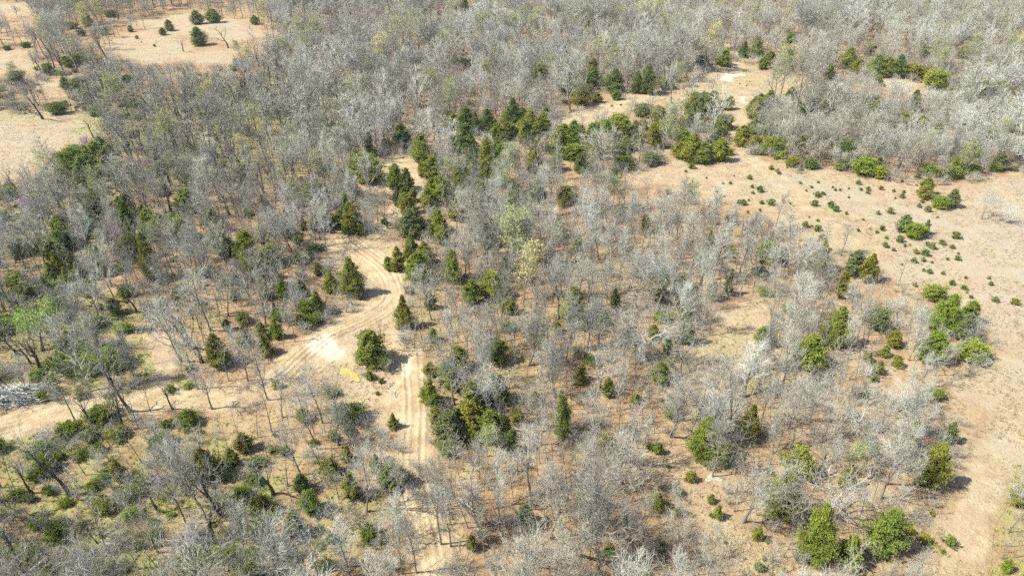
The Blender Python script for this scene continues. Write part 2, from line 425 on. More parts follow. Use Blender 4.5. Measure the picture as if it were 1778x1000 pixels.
def sheet(name, poly_px, mat, dz, label, wob=.12, seed=0):
    P = np.array([at(*p) for p in poly_px]); c = P.mean(0)
    rg = np.random.default_rng(seed)
    n = 48; a = np.linspace(0, 2 * np.pi, n, endpoint=False)
    out = []
    for t in a:  # radius of the outline along each direction
        d = np.array([np.cos(t), np.sin(t)]); lo, hi = 0, 60
        for _ in range(30):
            m = (lo + hi) / 2
            if sdist([tuple(q) for q in P], np.array([c[0] + d[0] * m]), np.array([c[1] + d[1] * m]))[0] > 0: lo = m
            else: hi = m
        out.append(lo * (1 + wob * rg.normal()))
    out = np.array(out); out = (out + np.roll(out, 1) + np.roll(out, -1)) / 3
    V = [(c[0], c[1], 0)] + [(c[0] + np.cos(t) * r, c[1] + np.sin(t) * r, 0) for t, r in zip(a, out)]
    V = np.array(V); V[:, 2] = tz(V[:, 0], V[:, 1]).max() + dz
    F = np.array([[0, 1 + i, 1 + (i + 1) % n] for i in range(n)])
    return tag(obj(name, mesh_from(name, V, F, mat)), label, None, None, 'structure')
sheet('puddle', [(589,643),(598,638),(608,640),(618,648),(626,663),(614,662),(600,656)], M['mud_yellow'], .09, 'ochre yellow mud puddle below the white sand patch')
sheet('mud_bank', [(600,653),(606,650),(611,653),(615,659),(608,665),(600,661)], M['mud_bank'], .10, 'brown mud bank in the crook of the yellow puddle', seed=5)
sheet('puddle', [(190,606),(206,603),(228,607),(236,613),(214,615),(196,613)], M['mud_red'], .03, 'small rusty brown creek pool above the bright green shrubs', seed=2)
sheet('puddle', [(272,735),(282,728),(298,728),(296,738),(282,744)], M['mud_red'], .03, 'rust orange creek pool below the dirt track at left', seed=3)
# ------------------------------------------------------------------ growing trees
UP = np.array([0, 0, 1.0])
def nrm(v): return v / (np.linalg.norm(v) + 1e-9)
def perp(d, rg):
    a = nrm(np.cross(d, rg.normal(size=3))); return a

class Wood:
    """collects tapered tubes and needle-thin twigs, turns them into one mesh"""
    def __init__(s): s.V = []; s.Q = []; s.T = []; s.n = 0; s.tw = []; s.tips = []
    def tube(s, pts, rad, sides):
        pts = np.asarray(pts); k = len(pts)
        tg = np.gradient(pts, axis=0)
        tg /= np.linalg.norm(tg, axis=1)[:, None] + 1e-9
        ref = np.array([0.31, 0.95, 0.07]) if abs(tg[0][1]) < .8 else np.array([.95, .2, .1])
        a = np.cross(tg, ref); a /= np.linalg.norm(a, axis=1)[:, None] + 1e-9
        b = np.cross(tg, a)
        th = np.linspace(0, 2 * np.pi, sides, endpoint=False)
        ring = pts[:, None] + np.asarray(rad)[:, None, None] * (np.cos(th)[None, :, None] * a[:, None] + np.sin(th)[None, :, None] * b[:, None])
        s.V.append(ring.reshape(-1, 3))
        i = s.n + np.arange(k - 1)[:, None] * sides; j = np.arange(sides)[None]; j2 = (j + 1) % sides
        s.Q.append(np.stack([i + j, i + j2, i + sides + j2, i + sides + j], -1).reshape(-1, 4))
        s.n += k * sides
    def mesh(s, name, mat):
        V, Q, T = list(s.V), list(s.Q), []
        if s.tw:
            b = np.array([t[0] for t in s.tw]); e = np.array([t[1] for t in s.tw]); r = np.array([t[2] for t in s.tw])[:, None]
            d = e - b; a = np.cross(d, np.array([.3, .8, .52])); a /= np.linalg.norm(a, axis=1)[:, None] + 1e-9
            c = np.cross(d, a); c /= np.linalg.norm(c, axis=1)[:, None] + 1e-9
            W = np.stack([b + a * r, b + (-.5 * a + .87 * c) * r, b + (-.5 * a - .87 * c) * r, e], 1).reshape(-1, 3)
            i = s.n + np.arange(len(b))[:, None] * 4
            T = np.concatenate([i + np.array([[0, 1, 3]]), i + np.array([[1, 2, 3]]), i + np.array([[2, 0, 3]])])
            V.append(W)
        return mesh_from(name, np.vstack(V), [np.vstack(Q) if Q else np.zeros((0, 4), int), T], mat)

def grow(tree, rg, p, d, L, r, lv, cfg):
    """tree = (trunk wood, crown wood); cfg rows: seg, wobble, lift, children, start, angle lo/hi, length ratio, tip-length, side count"""
    seg, wob, lift, nch, t0, a0, a1, ratio, tipf, sides = cfg[lv]
    pts = [p]; ds = [d]
    for i in range(seg):
        d = nrm(d + rg.normal(size=3) * wob + UP * lift)
        p = p + d * L / seg
        if p[2] < .15: p[2] = .15
        pts.append(p); ds.append(d)
    tt = np.linspace(0, 1, seg + 1)
    rad = r * (1 - .8 * tt ** .9)
    if lv == 0: rad[0] *= 1.35
    w = tree[0] if lv <= cfg['trunk_levels'] else tree[1]
    w.tube(pts, rad, sides)
    last = lv == cfg['levels'] - 1
    az = rg.uniform(0, 6.28)
    for c in range(nch):
        t = t0 + (1 - t0) * (c + rg.uniform(.1, .9)) / nch
        f = t * seg; i = min(int(f), seg - 1)
        q = pts[i] + (pts[i + 1] - pts[i]) * (f - i)
        dd = ds[i + 1]
        az += 2.4 + rg.uniform(-.5, .5)
        e1 = nrm(np.cross(dd, np.array([.2, .9, .1]) if abs(dd[1]) < .9 else np.array([1., 0, 0]))); e2 = np.cross(dd, e1)
        side = e1 * math.cos(az) + e2 * math.sin(az)
        ang = R(rg.uniform(a0, a1))
        nd = nrm(dd * math.cos(ang) + side * math.sin(ang))
        k = (t - t0) / (1 - t0 + 1e-6)
        ln = L * ratio * (1 + (tipf - 1) * k) * rg.uniform(.7, 1.25)
        if last:
            tl = cfg['twig'] * rg.uniform(.6, 1.3)
            nd = nrm(nd + UP * cfg['twig_lift'])
            tip = q + nd * tl
            tree[1].tw.append((q, tip, cfg['tr'])); tree[1].tips.append(tip)
            for h in range(cfg['sub']):
                q2 = q + nd * tl * rg.uniform(.25, .8)
                n2 = nrm(nd + perp(nd, rg) * rg.uniform(.5, 1.0) + UP * cfg['twig_lift'] * .5)
                tip = q2 + n2 * tl * rg.uniform(.4, .75)
                tree[1].tw.append((q2, tip, cfg['tr'] * .8)); tree[1].tips.append(tip)
        else:
            r_here = r * (1 - .8 * t ** .9)
            grow(tree, rg, q, nd, ln, max(min(r_here * .62, r * .5), .012), lv + 1, cfg)

#              seg wob  lift nch t0  a0  a1 ratio tipf sides
CFG = {
 'slender': {0: (9, .045, .05, 17, .32, 30, 56, .31, .42, 6), 1: (5, .11, .10, 7, .22, 22, 48, .46, .6, 4), 2: (3, .14, .06, 5, .15, 20, 50, .5, .8, 3),
             'levels': 3, 'trunk_levels': 0, 'twig': .72, 'twig_lift': .22, 'tr': .013, 'sub': 1, 'L': 8.3, 'r': .105},
 'upright': {0: (9, .06, .05, 14, .20, 20, 42, .44, .45, 6), 1: (6, .09, .13, 8, .25, 16, 40, .40, .7, 4), 2: (3, .14, .08, 4, .15, 20, 46, .5, .8, 3),
             'levels': 3, 'trunk_levels': 0, 'twig': .82, 'twig_lift': .3, 'tr': .013, 'sub': 1, 'L': 7.6, 'r': .11},
 'oak':     {0: (4, .10, .02, 7, .45, 32, 68, 1.35, .8, 8), 1: (7, .15, .05, 7, .25, 26, 58, .42, .6, 6), 2: (4, .18, .05, 5, .2, 24, 55, .48, .7, 4), 3: (2, .2, .06, 3, .2, 22, 55, .5, .8, 3),
             'levels': 4, 'trunk_levels': 1, 'twig': .62, 'twig_lift': .2, 'tr': .013, 'sub': 1, 'L': 3.0, 'r': .21},
 'white':   {0: (4, .10, .02, 8, .40, 34, 72, 1.35, .85, 8), 1: (8, .17, .05, 8, .22, 28, 60, .42, .6, 6), 2: (4, .2, .05, 5, .2, 26, 58, .48, .7, 4), 3: (2, .2, .06, 2, .2, 22, 55, .5, .8, 3),
             'levels': 4, 'trunk_levels': 2, 'twig': .6, 'twig_lift': .15, 'tr': .0125, 'sub': 1, 'L': 3.0, 'r': .27},
 'gnarled': {0: (6, .12, .02, 6, .42, 25, 58, .75, .7, 8), 1: (6, .20, .05, 6, .3, 28, 65, .45, .7, 5), 2: (4, .26, .05, 5, .2, 25, 60, .45, .8, 3),
             'levels': 3, 'trunk_levels': 1, 'twig': .65, 'twig_lift': .12, 'tr': .0125, 'sub': 1, 'L': 5.0, 'r': .26},
 'brush':   {0: (4, .12, .10, 7, .15, 20, 50, .42, .7, 3), 1: (3, .2, .10, 5, .1, 25, 55, .5, .8, 3),
             'levels': 2, 'trunk_levels': 0, 'twig': .48, 'twig_lift': .25, 'tr': .010, 'sub': 1, 'L': 2.4, 'r': .03},
 'pole':    {0: (7, .05, .05, 11, .35, 30, 55, .20, .5, 5), 1: (3, .16, .10, 6, .2, 25, 55, .5, .7, 3),
             'levels': 2, 'trunk_levels': 0, 'twig': .55, 'twig_lift': .25, 'tr': .011, 'sub': 1, 'L': 6.6, 'r': .065},
 'far_slender': {0: (5, .05, .05, 14, .30, 30, 56, .31, .42, 4), 1: (3, .13, .10, 5, .22, 22, 50, .55, .7, 3), 2: (1, .1, .06, 4, .15, 20, 50, .5, .8, 3),
             'levels': 3, 'trunk_levels': 0, 'twig': .8, 'twig_lift': .2, 'tr': .028, 'sub': 0, 'L': 8.3, 'r': .14},
 'far_oak': {0: (3, .10, .02, 8, .45, 28, 66, 1.35, .8, 5), 1: (4, .17, .05, 8, .25, 26, 58, .45, .6, 4), 2: (2, .2, .05, 10, .15, 24, 58, .5, .7, 3),
             'levels': 3, 'trunk_levels': 1, 'twig': .85, 'twig_lift': .2, 'tr': .028, 'sub': 0, 'L': 3.0, 'r': .21},
}
def make_tree(kind, seed, stems=1, lean=(0, 0)):
    rg = np.random.default_rng(seed); cfg = CFG[kind]; tree = (Wood(), Wood())
    for s in range(stems):
        a = rg.uniform(0, 6.28)
        sp = 0 if stems == 1 else rg.uniform(.15, .45)
        d = nrm(np.array([math.cos(a) * sp + lean[0], math.sin(a) * sp + lean[1], 1.0]))
        p0 = np.array([math.cos(a) * sp * .5, math.sin(a) * sp * .5, -.12])
        grow(tree, rg, p0, d, cfg['L'] * (1 if s == 0 else rg.uniform(.7, 1)), cfg['r'], 0, cfg)
    return tree

def leaf_mesh(name, P, D, ln, wd, tint, mat, rg, dead=None, N=None):
    """one slim triangle per leaf spray: base at P, pointing along D"""
    n = len(P)
    side = np.cross(D, rg.normal(size=(n, 3)) if N is None else N + rg.normal(size=(n, 3)) * .45); side /= np.linalg.norm(side, axis=1)[:, None] + 1e-9
    w = wd[:, None]
    V = np.stack([P - side * w, P + side * w, P + D * ln[:, None]], 1).reshape(-1, 3)
    F = np.arange(n * 3).reshape(-1, 3)
    return mesh_from(name, V, F, mat, dict(tint=np.repeat(tint, 3), **({} if dead is None else {'dead': np.repeat(dead, 3)})))

def dress(tree, mat, name, n_per, size, seed, frac=1.0):
    """buds, young leaves or blossom round the twig tips"""
    rg = np.random.default_rng(seed)
    tips = np.array(tree[1].tips)
    tips = tips[rg.random(len(tips)) < frac]
    P = np.repeat(tips, n_per, 0) + rg.normal(size=(len(tips) * n_per, 3)) * .16
    D = rg.normal(size=P.shape); D /= np.linalg.norm(D, axis=1)[:, None]
    n = len(P)
    return leaf_mesh(name, P, D, size * rg.uniform(.7, 1.3, n), size * .42 * np.ones(n), rg.random(n), mat, rg)

def make_cedar(seed, H=6.0, rmax=1.7, power=.75, belly=.16, nb=140, ncl=32, per=8, leaf=.19, bare=0.0, droop=.0, round_top=False):
    """branch sprays round a leader: returns trunk wood mesh and foliage arrays"""
    rg = np.random.default_rng(seed)
    wood = Wood()
    lean = rg.normal(size=2) * .03
    zz = np.linspace(-.1, H * .95, 7)
    wood.tube([(lean[0] * z, lean[1] * z, z) for z in zz], np.linspace(.13, .015, 7) * H / 6, 6)
    Ps, Ds, Ti, Ls, De, Ns = [], [], [], [], [], []
    ph = rg.uniform(0, 6.28, 4)
    for i in range(nb):
        s = (i + rg.random()) / nb
        s = s ** 1.25 if not round_top else s
        s = bare + (1 - bare) * s
        k = (s - bare) / (1 - bare)
        if round_top: prof = math.sqrt(max(0, 1 - (max(0, k - belly) / (1 - belly)) ** 2)) ** (2 * power) if k > belly else .72 + .28 * k / belly
        else: prof = (1 - (k - belly) / (1 - belly)) ** power if k > belly else .70 + .30 * k / belly
        a = i * 2.39996 + rg.uniform(-.4, .4)
        lump = 1 + .20 * math.sin(2 * a + ph[0] + 3 * s) + .14 * math.sin(3 * a + ph[1] - 7 * s) + rg.normal() * .19
        lump *= .6 if rg.random() < .2 else 1.22 if rg.random() < .14 else 1.0
        rr = max(.12, rmax * prof * lump)
        base = np.array([lean[0] * s * H, lean[1] * s * H, s * H * .93])
        rise = rg.uniform(.15, .55) - droop * (1 - k)
        tip = base + np.array([math.cos(a) * rr, math.sin(a) * rr, rise * rr * .6 + .1])
        if rr > .5: wood.tube([base - [0, 0, .15], (base + tip) / 2, tip], [.028, .018, .006], 3)
        m = int(ncl * (.35 + .65 * rr / rmax)) + 3
        f = rg.uniform(.28, 1.0, m) ** .75
        P = base + (tip - base) * f[:, None] + rg.normal(size=(m, 3)) * np.array([.16, .16, .12]) * (.4 + rr * .5)
        out = nrm(tip - base)
        P = np.repeat(P, per, 0)
        D = out * .55 + UP * .45 + rg.normal(size=P.shape) * .62
        D /= np.linalg.norm(D, axis=1)[:, None]
        Ps.append(P + D * .02); Ds.append(D)
        rad = np.array([math.cos(a), math.sin(a), .55]); Ns.append(np.repeat(nrm(rad)[None], len(P), 0))
        Ti.append(np.clip(np.repeat(rg.random(m) * .6, per) + rg.random(m * per) * .4 + (rg.random() - .5) * .3, 0, 1))
        dead = .75 if rg.random() < .07 else 0.0
        De.append(np.where(rg.random(m * per) < .06, .8, dead * rg.random(m * per)))
        Ls.append(leaf * rg.uniform(.6, 1.3, m * per))
    P, D = np.vstack(Ps), np.vstack(Ds); Ti = np.concatenate(Ti); Ls = np.concatenate(Ls); De = np.concatenate(De)
    P[:, 2] = np.maximum(P[:, 2], .05)
    return wood, (P, D, Ls, Ti, rg, De, np.vstack(Ns))

def cedar_leaf_mesh(name, arr, mat, width=.27):
    P, D, Ls, Ti, rg, De, Nv = arr
    return leaf_mesh(name, P, D, Ls, Ls * width, Ti, mat, rg, De, Nv)
# ------------------------------------------------------------------ the kinds of plant, each grown once in a few forms
class Kind:
    def __init__(s, parts, look, H=None, W=None):
        s.parts, s.look = parts, look
        co = []
        for n, me in parts:
            a = np.empty(len(me.vertices) * 3, np.float32); me.vertices.foreach_get('co', a); co.append(a.reshape(-1, 3))
        co = np.vstack(co)
        s.H = H or np.percentile(co[:, 2], 99.3)
        s.W = W or 1.95 * np.percentile(np.hypot(co[:, 0], co[:, 1]), 93)
KINDS = {}
def bare(key, form, seed, bark, twig, look, stems=1, lean=(0, 0), extra=None):
    t = make_tree(form, seed, stems, lean)
    parts = [('trunk', t[0].mesh('trunk', M[bark])), ('crown', t[1].mesh('crown', M[twig]))]
    if extra:
        nm, mt, per, size, frac = extra
        parts.append((nm, dress(t, M[mt], nm, per, size, seed + 1, frac)))
    KINDS.setdefault(key, []).append(Kind(parts, look))
for i in range(5): bare('slender', 'slender', 100 + i, 'bark', 'twig' if i % 2 else 'twig_brown', 'slender')
for i in range(4): bare('upright', 'upright', 200 + i, 'bark', 'twig', 'upright', stems=1 if i < 3 else 2)
for i in range(2): bare('pole', 'pole', 300 + i, 'bark', 'twig_brown', 'thin')
for i in range(4): bare('far_slender', 'far_slender', 350 + i, 'bark', 'twig' if i % 2 else 'twig_brown', 'slender')
for i in range(2): bare('far_oak', 'far_oak', 370 + i, 'bark', 'twig', 'spreading')
for i in range(3): bare('oak', 'oak', 400 + i, 'bark', 'twig', 'spreading')
for i in range(2): bare('pale', 'white', 450 + i, 'bark_pale', 'twig', 'pale spreading')
for i in range(4): bare('gnarled', 'gnarled', 500 + i, 'bark_dark', 'twig_dark', 'dark crooked', lean=((-.14, 0), (0, .05), (.07, 0), (-.10, -.05))[i])
for i in range(3): bare('brush', 'brush', 600 + i, 'twig_brown', ('twig_brown', 'twig', 'twig')[i], 'low twiggy', stems=(6, 7, 8)[i])
bare('bud', 'slender', 700, 'bark', 'twig', 'pale green budding', extra=('leaves', 'bud', 2, .19, .6))
bare('bud', 'upright', 701, 'bark', 'twig', 'pale green budding', extra=('leaves', 'bud', 2, .19, .55))
bare('bud_yellow', 'upright', 711, 'bark', 'twig', 'yellow budding', extra=('leaves', 'bud_yellow', 2, .20, .6))
bare('bud_green', 'oak', 720, 'bark_dark', 'twig_dark', 'fresh green leafing', extra=('leaves', 'bud_green', 2, .19, .7))
bare('redbud', 'brush', 730, 'bark_dark', 'twig_brown', 'pink flowering', stems=6, extra=('blossom', 'blossom', 2, .15, .9))

def cedar_kind(key, seed, mats, look, **kw):
    wood, arr = make_cedar(seed, **kw)
    wm = wood.mesh('trunk', M['bark_dark'])
    for m in mats:
        fm = cedar_leaf_mesh('foliage', arr, M[m])
        KINDS.setdefault(key + '_' + m, []).append(Kind([('trunk', wm), ('foliage', fm)], look, kw.get('H', 6.0), 2 * kw.get('rmax', 1.7) * 1.05))
CM = ('cedar', 'cedar_bright', 'cedar_dark', 'cedar_olive', 'cedar_grey')
cedar_kind('cone', 800, ('cedar', 'cedar_dark', 'cedar_olive'), 'conical', H=6.0, rmax=1.55, power=.85, belly=.12)
cedar_kind('cone', 801, ('cedar', 'cedar_bright', 'cedar_dark'), 'conical', H=6.0, rmax=1.7, power=.7, belly=.2)
cedar_kind('oval', 802, ('cedar', 'cedar_bright', 'cedar_olive'), 'oval', H=5.0, rmax=1.7, power=.58, belly=.26)
cedar_kind('oval', 803, ('cedar_bright', 'cedar_dark', 'cedar_grey', 'cedar_olive'), 'oval', H=5.2, rmax=1.8, power=.62, belly=.2, bare=.03)
cedar_kind('cone', 810, ('cedar', 'cedar_olive', 'cedar_grey'), 'conical', H=6.2, rmax=1.6, power=.75, belly=.22, bare=.05)
cedar_kind('oval', 811, ('cedar', 'cedar_dark', 'cedar_olive'), 'oval', H=5.2, rmax=1.75, power=.5, belly=.3, bare=.02)
cedar_kind('round', 804, ('cedar', 'cedar_bright', 'cedar_olive', 'cedar_dark', 'cedar_grey'), 'broad', H=3.6, rmax=2.0, power=.5, belly=.35, round_top=True)
cedar_kind('tall', 805, ('cedar', 'cedar_dark', 'cedar_bright', 'cedar_olive'), 'narrow', H=6.5, rmax=1.15, power=.6, belly=.25, bare=.06, nb=110)
for sd in (820, 821): cedar_kind('big', sd, ('cedar', 'cedar_olive') if sd == 820 else ('cedar_bright', 'cedar_grey', 'cedar_dark'), 'tall', H=6.0, rmax=1.75, power=.6, belly=.25, leaf=.125, nb=220, ncl=38)
cedar_kind('sapling', 806, ('cedar_olive', 'cedar_grey'), 'small', H=1.5, rmax=.55, power=.6, belly=.2, nb=40, ncl=9, per=4, leaf=.22)
cedar_kind('sapling', 807, ('cedar_dark', 'cedar_olive'), 'small', H=1.2, rmax=.6, power=.5, belly=.3, nb=36, ncl=9, per=4, leaf=.22, round_top=True)
cedar_kind('shrub', 808, ('leaf_green', 'bud_green'), 'leafy', H=2.2, rmax=2.0, power=.5, belly=.3, nb=110, ncl=22, per=5, leaf=.24, round_top=True)
cedar_kind('shrub', 809, ('leaf_green',), 'leafy', H=1.6, rmax=1.9, power=.6, belly=.2, nb=90, ncl=22, per=5, leaf=.24, round_top=True)

THINGS = []                                              # every counted plant: dict(root=..., cat=..., look=..., px=..., py=...)
def plant(name, kind, x, y, h, w, rot, cat, tilt=(0, 0), look=None, px=None, group=None):
    """an Empty at the foot of the plant with its trunk and crown (meshes shared with its like) as parts"""
    z = float(tz(np.array(x), np.array(y)))
    r = bpy.data.objects.new(name, None); C.objects.link(r)
    r.empty_display_size = .3
    r.location = (x, y, z - .02); r.rotation_euler = (tilt[0], tilt[1], rot)
    sx = min(w / kind.W, 1.35 * h / kind.H); r.scale = (sx, sx, h / kind.H)
    for n, me in kind.parts: obj(n, me, r)
    c = proj(x, y, z + h * .55)
    THINGS.append(dict(root=r, cat=cat, look=look or kind.look, x=c[0], y=c[1], b=proj(x, y, z), h=h, group=group))
    return r

